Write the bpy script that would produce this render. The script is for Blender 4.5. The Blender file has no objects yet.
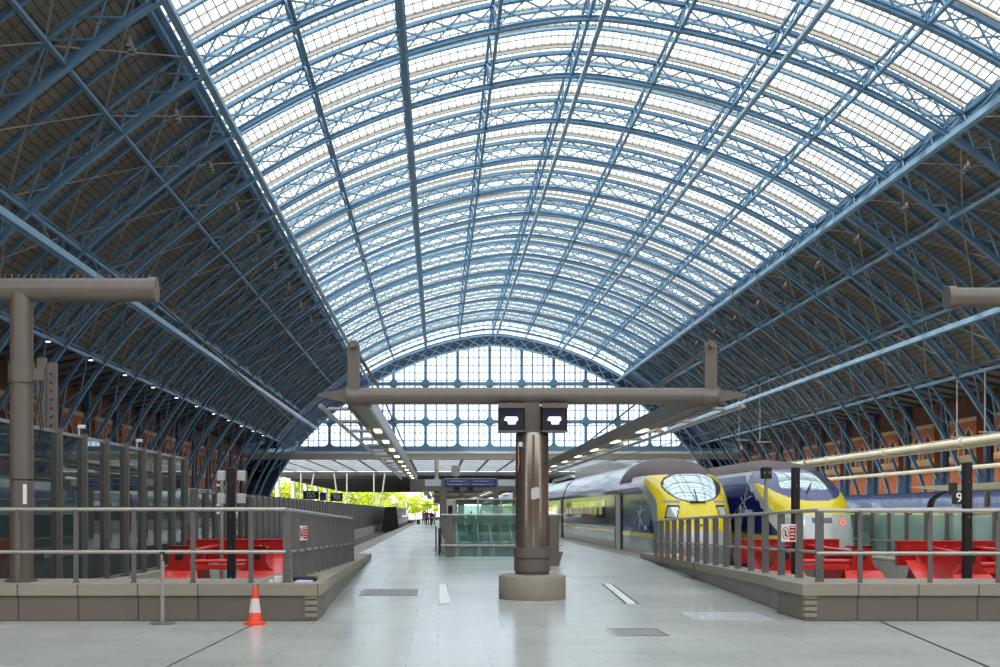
import bpy, math, random
from mathutils import Vector, Matrix
random.seed(7)
scn = bpy.context.scene
COL = scn.collection
R = math.radians
CX = 8.3            # centre line of the train shed
F = 1243.0          # focal length in pixels
EYE = 1.6

# ------------------------------------------------------------------ materials
def _new(name):
    m = bpy.data.materials.new(name); m.use_nodes = True
    nt = m.node_tree; b = nt.nodes['Principled BSDF']
    return m, nt, b
def mat(name, col, rough=.5, metal=0.0, var=.12, scale=3.0, bump=0.0, coat=0.0, spec=.5, emit=None, estr=0.0, stretch=None):
    m, nt, b = _new(name)
    N = nt.nodes; L = nt.links
    b.inputs['Roughness'].default_value = rough
    b.inputs['Metallic'].default_value = metal
    b.inputs['Specular IOR Level'].default_value = spec
    b.inputs['Coat Weight'].default_value = coat
    tc = N.new('ShaderNodeTexCoord'); nz = N.new('ShaderNodeTexNoise')
    nz.inputs['Scale'].default_value = scale; nz.inputs['Detail'].default_value = 5
    src = tc.outputs['Object']
    if stretch:
        mp = N.new('ShaderNodeMapping'); mp.inputs['Scale'].default_value = stretch
        L.new(src, mp.inputs['Vector']); src = mp.outputs['Vector']
    L.new(src, nz.inputs['Vector'])
    mx = N.new('ShaderNodeMix'); mx.data_type = 'RGBA'
    mx.inputs[6].default_value = (*[c*(1-var) for c in col], 1)
    mx.inputs[7].default_value = (*[min(1, c*(1+var)) for c in col], 1)
    L.new(nz.outputs['Fac'], mx.inputs[0]); L.new(mx.outputs[2], b.inputs['Base Color'])
    if bump:
        bp = N.new('ShaderNodeBump'); bp.inputs['Strength'].default_value = bump; bp.inputs['Distance'].default_value = .02
        L.new(nz.outputs['Fac'], bp.inputs['Height']); L.new(bp.outputs['Normal'], b.inputs['Normal'])
    if emit:
        b.inputs['Emission Color'].default_value = (*emit, 1); b.inputs['Emission Strength'].default_value = estr
    return m
def clear_mat(name, tint, refl=.08, diff=0.0, dcol=(1, 1, 1), rough=.02, trans=True):
    """thin glazing: mostly see-through, a little reflection and a little milkiness"""
    m = bpy.data.materials.new(name); m.use_nodes = True
    nt = m.node_tree; N = nt.nodes; L = nt.links
    for n in list(N): N.remove(n)
    out = N.new('ShaderNodeOutputMaterial')
    tr = N.new('ShaderNodeBsdfTransparent'); tr.inputs[0].default_value = (*tint, 1)
    last = tr.outputs[0]
    if diff > 0:
        df = N.new('ShaderNodeBsdfTranslucent' if trans else 'ShaderNodeBsdfDiffuse'); df.inputs[0].default_value = (*dcol, 1)
        mx = N.new('ShaderNodeMixShader'); mx.inputs[0].default_value = diff
        L.new(last, mx.inputs[1]); L.new(df.outputs[0], mx.inputs[2]); last = mx.outputs[0]
    if refl > 0:
        gl = N.new('ShaderNodeBsdfGlossy'); gl.inputs['Roughness'].default_value = rough
        fr = N.new('ShaderNodeFresnel'); fr.inputs[0].default_value = 1.45
        mt = N.new('ShaderNodeMath'); mt.operation = 'MULTIPLY_ADD'; mt.inputs[1].default_value = .8; mt.inputs[2].default_value = refl*.5
        mt.use_clamp = True
        L.new(fr.outputs[0], mt.inputs[0])
        mx = N.new('ShaderNodeMixShader')
        L.new(mt.outputs[0], mx.inputs[0]); L.new(last, mx.inputs[1]); L.new(gl.outputs[0], mx.inputs[2]); last = mx.outputs[0]
    L.new(last, out.inputs[0])
    return m
def brick_mat(name, c1, c2, mort, w, h, msize=.012, rough=.8, axes='YZ', off=.5, var=.3, spec=.4, bias=0.0, rvar=0.0, coat=0.0):
    m, nt, b = _new(name); N = nt.nodes; L = nt.links
    b.inputs['Roughness'].default_value = rough; b.inputs['Specular IOR Level'].default_value = spec
    b.inputs['Coat Weight'].default_value = coat
    tc = N.new('ShaderNodeTexCoord'); sp = N.new('ShaderNodeSeparateXYZ'); cb = N.new('ShaderNodeCombineXYZ')
    L.new(tc.outputs['Object'], sp.inputs[0])
    L.new(sp.outputs[axes[0]], cb.inputs[0]); L.new(sp.outputs[axes[1]], cb.inputs[1])
    bt = N.new('ShaderNodeTexBrick'); bt.offset = off
    bt.inputs['Color1'].default_value = (*c1, 1); bt.inputs['Color2'].default_value = (*c2, 1); bt.inputs['Mortar'].default_value = (*mort, 1)
    bt.inputs['Scale'].default_value = 1; bt.inputs['Mortar Size'].default_value = msize; bt.inputs['Bias'].default_value = bias
    bt.inputs['Brick Width'].default_value = w; bt.inputs['Row Height'].default_value = h
    L.new(cb.outputs[0], bt.inputs['Vector'])
    nz = N.new('ShaderNodeTexNoise'); nz.inputs['Scale'].default_value = .5; nz.inputs['Detail'].default_value = 6
    L.new(tc.outputs['Object'], nz.inputs['Vector'])
    mr = N.new('ShaderNodeMapRange'); mr.inputs[3].default_value = 1-var; mr.inputs[4].default_value = 1+var
    L.new(nz.outputs['Fac'], mr.inputs[0])
    vm = N.new('ShaderNodeVectorMath'); vm.operation = 'SCALE'
    L.new(bt.outputs['Color'], vm.inputs[0]); L.new(mr.outputs[0], vm.inputs['Scale']); L.new(vm.outputs[0], b.inputs['Base Color'])
    if rvar:
        m2 = N.new('ShaderNodeMapRange'); m2.inputs[3].default_value = rough-rvar; m2.inputs[4].default_value = rough+rvar
        L.new(nz.outputs['Fac'], m2.inputs[0]); L.new(m2.outputs[0], b.inputs['Roughness'])
    return m

M = {}
M['blue'] = mat('roof_blue_paint', (.135, .27, .41), .42, .0, .15, 2.0)
M['blue2'] = mat('roof_blue_paint_pale', (.26, .43, .59), .40, .0, .12, 1.0)
M['spandrel'] = mat('dark_blue_spandrel', (.02, .04, .075), .6)
M['navy'] = mat('blue_grey_cladding', (.075, .12, .2), .55)
M['tan'] = mat('gutter_buff_paint', (.40, .37, .32), .6)
M['bar'] = mat('glazing_bar_grey', (.22, .25, .28), .5)
M['glass_roof'] = clear_mat('roof_glazing', (.80, .86, .90), .0, .16, (.85, .9, .95))
M['glass_screen'] = clear_mat('gable_glazing', (.86, .91, .96), .0, .12, (.9, .93, 1))
M['glass_side'] = clear_mat('balustrade_glass', (.50, .66, .63), .16, .10, (.35, .6, .55), trans=False)
M['glass_dark'] = clear_mat('tall_screen_glass', (.58, .68, .70), .30, .10, (.35, .48, .50), trans=False)
M['board'] = brick_mat('roof_boarding', (.26, .225, .18), (.22, .19, .155), (.08, .065, .055), .32, 40, .022, .75, 'XY', 0, .2)
M['soffit'] = mat('dark_soffit', (.045, .047, .05), .7)
M['cream'] = mat('cream_fascia', (.52, .48, .38), .6)
M['steel_t'] = mat('taupe_painted_steel', (.150, .130, .112), .42, .25, .10, 6)
M['steel_c'] = mat('brushed_column_cladding', (.26, .235, .20), .24, .85, .10, 5, stretch=(6, 6, .3))
M['steel_r'] = mat('satin_grey_rail', (.42, .41, .38), .34, .6, .08, 5)
M['fin'] = mat('grey_brown_fin', (.165, .148, .13), .45, .35, .15, 2.5)
M['bar_flat'] = mat('grey_flat_bar', (.155, .155, .15), .45, .35, .10, 4)
M['chrome'] = mat('polished_steel', (.6, .6, .58), .15, 1.0, .03, 4)
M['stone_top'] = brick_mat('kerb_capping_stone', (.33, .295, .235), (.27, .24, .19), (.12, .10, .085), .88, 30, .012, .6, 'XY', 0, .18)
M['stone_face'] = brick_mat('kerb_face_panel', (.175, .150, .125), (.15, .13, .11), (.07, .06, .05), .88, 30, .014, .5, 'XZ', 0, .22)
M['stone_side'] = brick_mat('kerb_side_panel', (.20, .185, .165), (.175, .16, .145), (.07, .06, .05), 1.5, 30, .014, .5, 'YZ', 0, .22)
M['concrete'] = mat('pale_concrete', (.40, .38, .33), .8, 0, .2, 1.5, .2)
M['conc_base'] = mat('column_base_concrete', (.28, .25, .20), .7, 0, .22, 5, .2)
M['platform_wall'] = brick_mat('platform_edge_wall', (.50, .47, .41), (.46, .43, .38), (.25, .23, .2), 1.6, 30, .02, .8, 'YZ', 0, .15)
M['ballast'] = mat('track_slab', (.10, .095, .088), .9, 0, .4, 8, .4)
M['rail'] = mat('steel_rail', (.22, .19, .17), .35, .9)
M['red'] = mat('buffer_red_paint', (.44, .008, .007), .32, 0, .12, 3, 0, .3)
M['red_b'] = mat('buffer_red_paint_bright', (.72, .030, .022), .30, 0, .08, 3, 0, .3)
M['black'] = mat('black_paint', (.012, .012, .014), .4)
M['dkrubber'] = mat('dark_rubber', (.02, .02, .022), .7)
M['white'] = mat('white_paint', (.80, .80, .78), .4, 0, .04)
M['orange'] = mat('cone_orange', (.85, .07, .02), .45, 0, .06)
M['refl'] = mat('cone_reflective_band', (.72, .62, .60), .4, 0, .04)
M['train_grey'] = mat('train_silver_grey', (.42, .44, .45), .28, .35, .08, 1.5, 0, .4)
M['train_lgrey'] = mat('train_pale_grey', (.60, .62, .63), .30, .15, .06, 1.5, 0, .4)
M['train_blue'] = mat('train_navy', (.014, .026, .15), .12, 0, .15, 1.0, 0, 0, .4)
M['train_blue2'] = mat('train_mid_blue', (.06, .075, .22), .22, 0, .18, 1.5, 0, .2)
M['train_yel'] = mat('train_yellow', (.92, .72, .010), .25, 0, .03, 1.5, 0, .5)
M['train_roof'] = mat('train_roof_grime', (.115, .072, .07), .5, .0, .35, 1.2, 0, 0, .2)
M['train_side'] = mat('train_glossy_side', (.045, .05, .085), .10, 0, .2, .6, 0, .2)
M['winds'] = mat('train_windscreen', (.55, .62, .62), .07, .9, .05, 2)
M['lampg'] = mat('headlight_glass', (.75, .8, .82), .1, .4, .2, 14)
M['tail'] = mat('tail_lamp_red', (.9, .1, .05), .2, 0, .1, 5, 0, .5, .5, (1, .12, .05), 1.2)
M['lampw'] = mat('lamp_tube', (1, 1, .9), .4, 0, 0, 5, 0, 0, .5, (1, .90, .55), 2.2)
M['lampwh'] = mat('downlight_lens', (1, 1, .95), .4, 0, 0, 5, 0, 0, .5, (1, .97, .9), 4.0)
M['lens'] = mat('unlit_lamp_lens', (.55, .58, .6), .15)
M['sign_blue'] = mat('sign_blue', (.006, .028, .20), .4)
M['screen'] = mat('monitor_glass', (.012, .022, .045), .12, 0, .1, 4, 0, .6)
M['picture'] = mat('monitor_picture', (.7, .8, .9), .3, 0, .25, 20, 0, 0, .5, (.75, .87, 1), 1.2)
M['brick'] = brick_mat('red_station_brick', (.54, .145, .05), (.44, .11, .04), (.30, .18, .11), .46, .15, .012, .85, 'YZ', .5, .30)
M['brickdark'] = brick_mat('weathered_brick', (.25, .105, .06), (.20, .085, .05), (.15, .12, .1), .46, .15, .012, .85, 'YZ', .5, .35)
M['stone'] = mat('cream_stone_band', (.58, .42, .25), .8, 0, .25, 2)
M['niche'] = mat('niche_shade_brown', (.06, .03, .02), .9)  # dark colour puts the shade of a hollow niche on a flat panel
M['teal'] = clear_mat('teal_tinted_glass', (.62, .82, .77), .12, .36, (.58, .86, .80), trans=False)
M['skin'] = mat('skin', (.45, .27, .19), .6)
M['cloth_red'] = mat('red_jacket_cloth', (.35, .02, .035), .9)
M['cloth_navy'] = mat('navy_trousers_cloth', (.015, .02, .05), .9)
M['cloth_grey'] = mat('grey_clothing', (.2, .2, .22), .9)
M['cloth_white'] = mat('white_shirt_cloth', (.65, .66, .7), .9)
M['hair'] = mat('dark_hair', (.02, .014, .01), .6)
M['leaf'] = mat('spring_leaves', (.50, .60, .04), .6, 0, .35, .8, 0, 0, .2)
M['bark'] = mat('bark', (.10, .07, .05), .9)
M['paper'] = mat('blue_white_paper', (.55, .6, .8), .7, 0, .2, 12)
M['yellow'] = mat('warning_yellow', (.85, .68, .05), .5)
M['grate'] = brick_mat('floor_grate', (.36, .37, .35), (.33, .34, .33), (.10, .10, .10), .12, .04, .010, .4, 'XY', 0, .05)
M['dt_blue'] = mat('domestic_train_blue', (.045, .065, .17), .25, .2, .2, 1, 0, .6)
M['window_d'] = mat('train_window_glass', (.02, .025, .03), .06, 0, .1, 2, 0, 1.0)
M['refl_win'] = mat('train_window_reflection', (.2, .19, .08), .1, 0, .4, 2.2, 0, .2, .5, (.9, .85, .35), .22)  # faint yellow glow stands in for the yellowish reflections on the panes

# floor: big pale terrazzo slabs, satin
def floor_mat():
    m, nt, b = _new('concourse_floor'); N = nt.nodes; L = nt.links
    tc = N.new('ShaderNodeTexCoord'); bt = N.new('ShaderNodeTexBrick'); bt.offset = .37
    bt.inputs['Color1'].default_value = (.50, .515, .475, 1); bt.inputs['Color2'].default_value = (.465, .48, .445, 1)
    bt.inputs['Mortar'].default_value = (.27, .28, .26, 1)
    bt.inputs['Scale'].default_value = 1; bt.inputs['Mortar Size'].default_value = .004
    bt.inputs['Brick Width'].default_value = .9; bt.inputs['Row Height'].default_value = .45
    L.new(tc.outputs['Object'], bt.inputs['Vector'])
    nz = N.new('ShaderNodeTexNoise'); nz.inputs['Scale'].default_value = .35; nz.inputs['Detail'].default_value = 8
    L.new(tc.outputs['Object'], nz.inputs['Vector'])
    mr = N.new('ShaderNodeMapRange'); mr.inputs[3].default_value = .80; mr.inputs[4].default_value = 1.14
    L.new(nz.outputs['Fac'], mr.inputs[0])
    vm = N.new('ShaderNodeVectorMath'); vm.operation = 'SCALE'
    L.new(bt.outputs['Color'], vm.inputs[0]); L.new(mr.outputs[0], vm.inputs['Scale'])
    # fine speckle
    n2 = N.new('ShaderNodeTexNoise'); n2.inputs['Scale'].default_value = 22; n2.inputs['Detail'].default_value = 3
    L.new(tc.outputs['Object'], n2.inputs['Vector'])
    m2 = N.new('ShaderNodeMapRange'); m2.inputs[3].default_value = .92; m2.inputs[4].default_value = 1.06
    L.new(n2.outputs['Fac'], m2.inputs[0])
    v2 = N.new('ShaderNodeVectorMath'); v2.operation = 'SCALE'
    L.new(vm.outputs[0], v2.inputs[0]); L.new(m2.outputs[0], v2.inputs['Scale']); L.new(v2.outputs[0], b.inputs['Base Color'])
    m3 = N.new('ShaderNodeMapRange'); m3.inputs[3].default_value = .13; m3.inputs[4].default_value = .30
    L.new(nz.outputs['Fac'], m3.inputs[0]); L.new(m3.outputs[0], b.inputs['Roughness'])
    b.inputs['Specular IOR Level'].default_value = .55
    return m
M['floor'] = floor_mat()

# ------------------------------------------------------------------ mesh helpers
class MB:
    def __init__(s): s.v = []; s.f = []; s.m = []; s.mats = []
    def mi(s, m):
        if m not in s.mats: s.mats.append(m)
        return s.mats.index(m)
    def add(s, vs, fs, m):
        k = len(s.v); i = s.mi(m); s.v += [tuple(p) for p in vs]
        for f in fs: s.f.append(tuple(k+a for a in f)); s.m.append(i)
        return s
    def box(s, x0, x1, y0, y1, z0, z1, m):
        vs = [(x, y, z) for x in (x0, x1) for y in (y0, y1) for z in (z0, z1)]
        return s.add(vs, [(0, 1, 3, 2), (4, 6, 7, 5), (0, 4, 5, 1), (2, 3, 7, 6), (0, 2, 6, 4), (1, 5, 7, 3)], m)
    def cbox(s, x0, x1, y0, y1, z0, z1, m, c=.02):
        """box with chamfered vertical and top edges"""
        def ring(z, d): return [(x0+d+c, y0+d, z), (x1-d-c, y0+d, z), (x1-d, y0+d+c, z), (x1-d, y1-d-c, z), (x1-d-c, y1-d, z), (x0+d+c, y1-d, z), (x0+d, y1-d-c, z), (x0+d, y0+d+c, z)]
        rs = [ring(z0, 0), ring(z1-c, 0), ring(z1, c)]
        vs = sum(rs, []); fs = []
        for r in range(2):
            for i in range(8): fs.append((r*8+i, r*8+(i+1) % 8, r*8+8+(i+1) % 8, r*8+8+i))
        fs += [tuple(range(7, -1, -1)), tuple(range(16, 24))]
        return s.add(vs, fs, m)
    def beam(s, p, q, w, h, m, up=(0, 0, 1)):
        p = Vector(p); q = Vector(q); d = (q-p)
        if d.length < 1e-6: return s
        d.normalize(); up = Vector(up)
        if abs(d.dot(up)) > .98: up = Vector((0, 1, 0)) if abs(d.y) < .9 else Vector((1, 0, 0))
        a = d.cross(up).normalized(); b = a.cross(d).normalized()
        vs = []
        for c in (p, q):
            for (i, j) in ((-1, -1), (1, -1), (1, 1), (-1, 1)): vs.append(c+a*(i*w/2)+b*(j*h/2))
        return s.add(vs, [(3, 2, 1, 0), (4, 5, 6, 7), (0, 1, 5, 4), (1, 2, 6, 5), (2, 3, 7, 6), (3, 0, 4, 7)], m)
    def tube(s, p, q, r, m, n=12, r2=None, cap=True):
        p = Vector(p); q = Vector(q); d = (q-p).normalized(); r2 = r if r2 is None else r2
        up = Vector((0, 0, 1)) if abs(d.z) < .9 else Vector((1, 0, 0))
        a = d.cross(up).normalized(); b = a.cross(d).normalized(); vs = []
        for c, rr in ((p, r), (q, r2)):
            for i in range(n):
                t = 2*math.pi*i/n; vs.append(c+a*(rr*math.cos(t))+b*(rr*math.sin(t)))
        fs = [(i, (i+1) % n, n+(i+1) % n, n+i) for i in range(n)]
        if cap: fs += [tuple(range(n-1, -1, -1)), tuple(range(n, 2*n))]
        return s.add(vs, fs, m)
    def path(s, pts, r, m, n=8):
        for a, b in zip(pts[:-1], pts[1:]): s.tube(a, b, r, m, n)
        return s
    def lathe(s, c, prof, m, n=24):
        """prof: (r, z) pairs from bottom to top"""
        vs = []; fs = []
        for (r, z) in prof:
            for i in range(n):
                t = 2*math.pi*i/n; vs.append((c[0]+r*math.cos(t), c[1]+r*math.sin(t), c[2]+z))
        for k in range(len(prof)-1):
            for i in range(n): fs.append((k*n+i, k*n+(i+1) % n, (k+1)*n+(i+1) % n, (k+1)*n+i))
        fs += [tuple(range(n-1, -1, -1)), tuple(range((len(prof)-1)*n, len(prof)*n))]
        return s.add(vs, fs, m)
    def prism(s, poly, axis, a0, a1, m):
        """poly: 2-D outline; axis 'X': (y,z), 'Y': (x,z), 'Z': (x,y)"""
        def P(u, v, a): return {'X': (a, u, v), 'Y': (u, a, v), 'Z': (u, v, a)}[axis]
        n = len(poly); vs = [P(u, v, a0) for u, v in poly]+[P(u, v, a1) for u, v in poly]
        fs = [(i, (i+1) % n, n+(i+1) % n, n+i) for i in range(n)]+[tuple(range(n-1, -1, -1)), tuple(range(n, 2*n))]
        return s.add(vs, fs, m)
    def sweep(s, pts, sect, m, nrm=None, close=True):
        """pts: (x, z, nx, nz) along an arch in the XZ plane; sect: (n, y) outline"""
        k = len(sect); vs = []; fs = []
        for (x, z, nx, nz) in pts:
            for (n, y) in sect: vs.append((x+nx*n, y, z+nz*n))
        for j in range(len(pts)-1):
            for i in range(k if close else k-1):
                fs.append((j*k+i, j*k+(i+1) % k, (j+1)*k+(i+1) % k, (j+1)*k+i))
        if close: fs += [tuple(range(k-1, -1, -1)), tuple(range((len(pts)-1)*k, len(pts)*k))]
        return s.add(vs, fs, m)

ORG = {}
def org(p):
    return ORG.get(p.name, Vector((0, 0, 0))) if p else Vector((0, 0, 0))
def build(name, mb, parent=None, smooth=False, label=None, sharp=None):
    o0 = org(parent)
    me = bpy.data.meshes.new(name)
    me.from_pydata([(v[0]-o0.x, v[1]-o0.y, v[2]-o0.z) for v in mb.v], [], mb.f)
    for m in mb.mats: me.materials.append(m)
    me.polygons.foreach_set('material_index', mb.m)
    me.update()
    import bmesh
    bm = bmesh.new(); bm.from_mesh(me); bmesh.ops.recalc_face_normals(bm, faces=bm.faces); bm.to_mesh(me); bm.free()
    if smooth:
        me.polygons.foreach_set('use_smooth', [True]*len(me.polygons))
        try: me.set_sharp_from_angle(angle=R(sharp or 40))
        except Exception: pass
    o = bpy.data.objects.new(name, me); COL.objects.link(o)
    if parent: o.parent = parent
    ORG[o.name] = o0
    if label: o['label'] = label
    return o
def thing(name, label, cat, loc, group=None):
    o = bpy.data.objects.new(name, None); COL.objects.link(o); o.location = loc
    o.empty_display_size = .2
    o['label'] = label; o['category'] = cat
    if group: o['group'] = group
    ORG[o.name] = Vector(loc)
    return o
def tag(o, label, cat, group=None, kind=None):
    o['label'] = label; o['category'] = cat
    if group: o['group'] = group
    if kind: o['kind'] = kind
    return o
def struct(name, mb, parent=None, smooth=False):
    o = build(name, mb, parent, smooth)
    if not parent: o['kind'] = 'structure'
    return o
def kids(o): return [c for c in bpy.data.objects if c.parent == o]
def dup(o, dx=(0, 0, 0), label=None, parent=None, rotz=None):
    c = o.copy(); COL.objects.link(c)
    if parent: c.parent = parent
    else:
        c.location = Vector(o.location)+Vector(dx)
        if rotz is not None: c.rotation_euler = (0, 0, rotz)
    if label: c['label'] = label
    ORG[c.name] = Vector(c.location) if not parent else org(parent)
    for k in kids(o): dup(k, parent=c)
    return c
def txt(name, s, size, loc, m, parent, rot=(R(90), 0, 0), align='CENTER', depth=.005, label=None):
    cu = bpy.data.curves.new(name, 'FONT'); cu.body = s; cu.size = size; cu.align_x = align; cu.align_y = 'CENTER'; cu.extrude = depth
    t = bpy.data.objects.new(name+'_tmp', cu); COL.objects.link(t)
    bpy.context.view_layer.update()
    me = bpy.data.meshes.new_from_object(t.evaluated_get(bpy.context.evaluated_depsgraph_get()))
    bpy.data.objects.remove(t)
    me.name = name; me.materials.clear(); me.materials.append(m)
    mt = Matrix.Translation(Vector(loc)-org(parent)) @ Matrix.Rotation(rot[2], 4, 'Z') @ Matrix.Rotation(rot[0], 4, 'X')
    me.transform(mt)
    o = bpy.data.objects.new(name, me); COL.objects.link(o); o.parent = parent; ORG[o.name] = org(parent)
    if label: o['label'] = label
    return o

# ------------------------------------------------------------------ arch profile
PR = [(0, 27.0), (5, 26.35), (10, 25.05), (15, 23.1), (19.7, 20.55), (23.3, 17.95), (27.8, 14.2), (31.4, 10.2), (34.2, 5.8), (35.8, 1.8), (36.5, -2.5)]
def catmull(P, n=6):
    out = []
    Q = [(-P[1][0], P[1][1])]+P+[(2*P[-1][0]-P[-2][0], 2*P[-1][1]-P[-2][1])]
    for i in range(1, len(Q)-2):
        for j in range(n):
            t = j/n; a, b, c, d = Q[i-1], Q[i], Q[i+1], Q[i+2]
            out.append(tuple(.5*((2*b[k])+(-a[k]+c[k])*t+(2*a[k]-5*b[k]+4*c[k]-d[k])*t*t+(-a[k]+3*b[k]-3*c[k]+d[k])*t**3) for k in (0, 1)))
    out.append(P[-1]); return out
HALF = catmull(PR, 5)
def normals(pts):
    out = []
    for i, p in enumerate(pts):
        a = pts[max(0, i-1)]; b = pts[min(len(pts)-1, i+1)]
        tx, tz = b[0]-a[0], b[1]-a[1]; l = math.hypot(tx, tz)
        out.append((p[0], p[1], -tz/l, tx/l))
    return out
_full = [(-x, z) for x, z in HALF[::-1][:-1]]+HALF
# outward normals for a path running left to right: (-tz, tx)
ARC = [(CX+x, z+EYE, nx, nz) for (x, z, nx, nz) in normals(_full)]
NH = len(HALF)-1            # index of the crown
def arc_idx(off):
    """index of the profile knot at offset `off` from the crown"""
    k = min(range(len(HALF)), key=lambda i: abs(HALF[i][0]-abs(off)))
    return NH+k if off >= 0 else NH-k
def on_arc(off, n=0.0):
    """interpolated point on the arch at signed horizontal offset"""
    a = abs(off)
    for i in range(len(HALF)-1):
        if HALF[i][0] <= a <= HALF[i+1][0]+1e-6:
            t = (a-HALF[i][0])/(HALF[i+1][0]-HALF[i][0]); j0, j1 = (NH+i, NH+i+1) if off >= 0 else (NH-i, NH-i-1)
            A, B = ARC[j0], ARC[j1]
            x, z, nx, nz = [A[k]*(1-t)+B[k]*t for k in range(4)]
            return (x+nx*n, z+nz*n)
    A = ARC[-1] if off > 0 else ARC[0]
    return (A[0]+A[2]*n, A[1]+A[3]*n)
def arc_z(x):
    return on_arc(max(-36.4, min(36.4, x-CX)))[1]-1.6
BAY = 8.93
RIB0 = 68.2
DEPTH = 1.55
NODES = [5, 10, 15, 19.7, 23.3, 27.8, 31.4]
END_Y = RIB0+BAY*13.66      # gable screen

# ------------------------------------------------------------------ main arch ribs
def rib_parts(root, y):
    w = .18
    lo = MB()
    lo.sweep(ARC, [(-.04, y-w), (-.04, y+w), (.02, y+w), (.02, y+.03), (.20, y+.03), (.20, y+w*.7), (.25, y+w*.7), (.25, y-w*.7), (.20, y-w*.7), (.20, y-.03), (.02, y-.03), (.02, y-w)], M['blue'])
    build('lower_chord', lo, root)
    up = MB()
    i0, i1 = 4, len(ARC)-5
    up.sweep(ARC[i0:i1], [(DEPTH-.15, y-.17), (DEPTH-.15, y+.17), (DEPTH-.10, y+.17), (DEPTH-.10, y+.03), (DEPTH+.12, y+.03), (DEPTH+.12, y-.03), (DEPTH-.10, y-.03), (DEPTH-.10, y-.17)], M['blue'])
    build('upper_chord', up, root)
    la = MB()
    knots = [-34.2]+[-n for n in NODES[::-1]]+[0]+NODES+[34.2]
    for a, b in zip(knots[:-1], knots[1:]):
        subs = 3 if abs(b-a) > 2.9 else 2
        for k in range(subs):
            u, v = a+(b-a)*k/subs, a+(b-a)*(k+1)/subs
            p0, p1, q0, q1 = on_arc(u, .3), on_arc(u, DEPTH-.12), on_arc(v, .3), on_arc(v, DEPTH-.12)
            for (p, q, dy) in ((p0, q1, .05), (p1, q0, -.05)):
                la.beam((p[0], y+dy, p[1]), (q[0], y+dy, q[1]), .075, .11, M['blue'], (0, 1, 0))
            if k == 0: la.beam((p0[0], y, p0[1]), (p1[0], y, p1[1]), .12, .12, M['blue'], (0, 1, 0))
    build('lattice', la, root)
ordn = ['nearest', 'second', 'third', 'fourth', 'fifth', 'sixth', 'seventh', 'eighth', 'ninth', 'tenth', 'eleventh', 'twelfth', 'thirteenth', 'fourteenth', 'fifteenth', 'sixteenth', 'seventeenth', 'eighteenth', 'last']
first = None; n = 0
for k in range(-4, 14):
    y = RIB0+BAY*k
    lab = 'blue lattice steel roof arch spanning the train shed, %s in the row from the camera' % ordn[n]
    if first is None:
        first = thing('roof_arch', lab, 'roof arch', (CX, y, 0), 'main arches of the station roof'); rib_parts(first, y)
    else:
        c = dup(first, (0, y-(RIB0-4*BAY), 0), lab)
    n += 1

# ------------------------------------------------------------------ longitudinal girders
Y0, Y1 = RIB0-4*BAY-1, END_Y-1
def purlin(off, i):
    a = on_arc(off, .12); b = on_arc(off, DEPTH)
    side = 'crown' if off == 0 else ('left' if off < 0 else 'right')
    t = thing('roof_girder', 'blue laced roof girder, %s' % (
        'running along the crown of the roof' if off == 0 else 'running lengthwise, %s from the crown on the %s' % (['first', 'second', 'third', 'fourth', 'fifth', 'sixth', 'seventh'][i], side)),
        'roof girder', (a[0], Y0, a[1]), 'long girders of the roof')
    lo = MB(); lo.box(a[0]-.10, a[0]+.10, Y0, Y1, a[1]-.05, a[1]+.05, M['blue']); lo.box(a[0]-.02, a[0]+.02, Y0, Y1, a[1], a[1]+.2, M['blue']); build('bottom_boom', lo, t)
    up = MB(); up.box(b[0]-.09, b[0]+.09, Y0, Y1, b[1]-.06, b[1]+.06, M['blue']); build('top_boom', up, t)
    la = MB(); y = RIB0-4*BAY
    while y < Y1-2:
        NP = 4 if abs(off) < 20 else 2
        for k in range(NP):
            ya, yb = y+BAY*k/NP, y+BAY*(k+1)/NP
            p, q = ((a[0], ya, a[1]), (b[0], yb, b[1])) if k % 2 else ((b[0], ya, b[1]), (a[0], yb, a[1]))
            if yb < Y1: la.beam(p, q, .075 if NP == 4 else .05, .075 if NP == 4 else .05, M['blue'])
        y += BAY
    build('lacing', la, t)
purlin(0, 0)
for i, nn in enumerate(NODES):
    purlin(-nn, i); purlin(nn, i)
# bright service rails hung inside the arch
def service_rail(off, h, w, lab, m, drop=None):
    x = CX+off; z = h+EYE
    t = thing('service_rail', lab, 'service rail', (x, Y0, z), 'pale service rails under the roof')
    r = MB(); r.box(x-w/2, x+w/2, Y0, Y1, z-w*.35, z+w*.35, m); r.box(x-w/2-.04, x-w/2, Y0, Y1, z-w*.5, z+w*.5, m); r.box(x+w/2, x+w/2+.04, Y0, Y1, z-w*.5, z+w*.5, m)
    build('rail_channel', r, t)
    p = on_arc(off*1.03, .0); y = RIB0-4*BAY
    b = MB(); b.beam((x, y, z), (p[0], y, p[1]+.1), .07, .07, M['blue']); h0 = build('hanger', b, t)
    for k in range(1, 18):
        c = h0.copy(); COL.objects.link(c); c.parent = t; c.location.y = BAY*k
service_rail(-26.7, 12.6, .34, 'pale blue service rail hung low along the left flank of the roof', M['blue2'])
service_rail(26.7, 12.6, .34, 'pale blue service rail hung low along the right flank of the roof', M['blue2'])
service_rail(-18.9, 19.9, .26, 'pale blue service rail under the left edge of the glazing', M['blue2'])
service_rail(18.9, 19.9, .30, 'pale blue service rail under the right edge of the glazing', M['blue2'])
service_rail(-10.1, 24.0, .20, 'thin service rail under the glazing left of the crown', M['blue'])
service_rail(10.1, 24.0, .20, 'thin service rail under the glazing right of the crown', M['blue2'])
service_rail(.35, 26.0, .18, 'thin service rail under the crown of the roof', M['blue2'])

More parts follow.
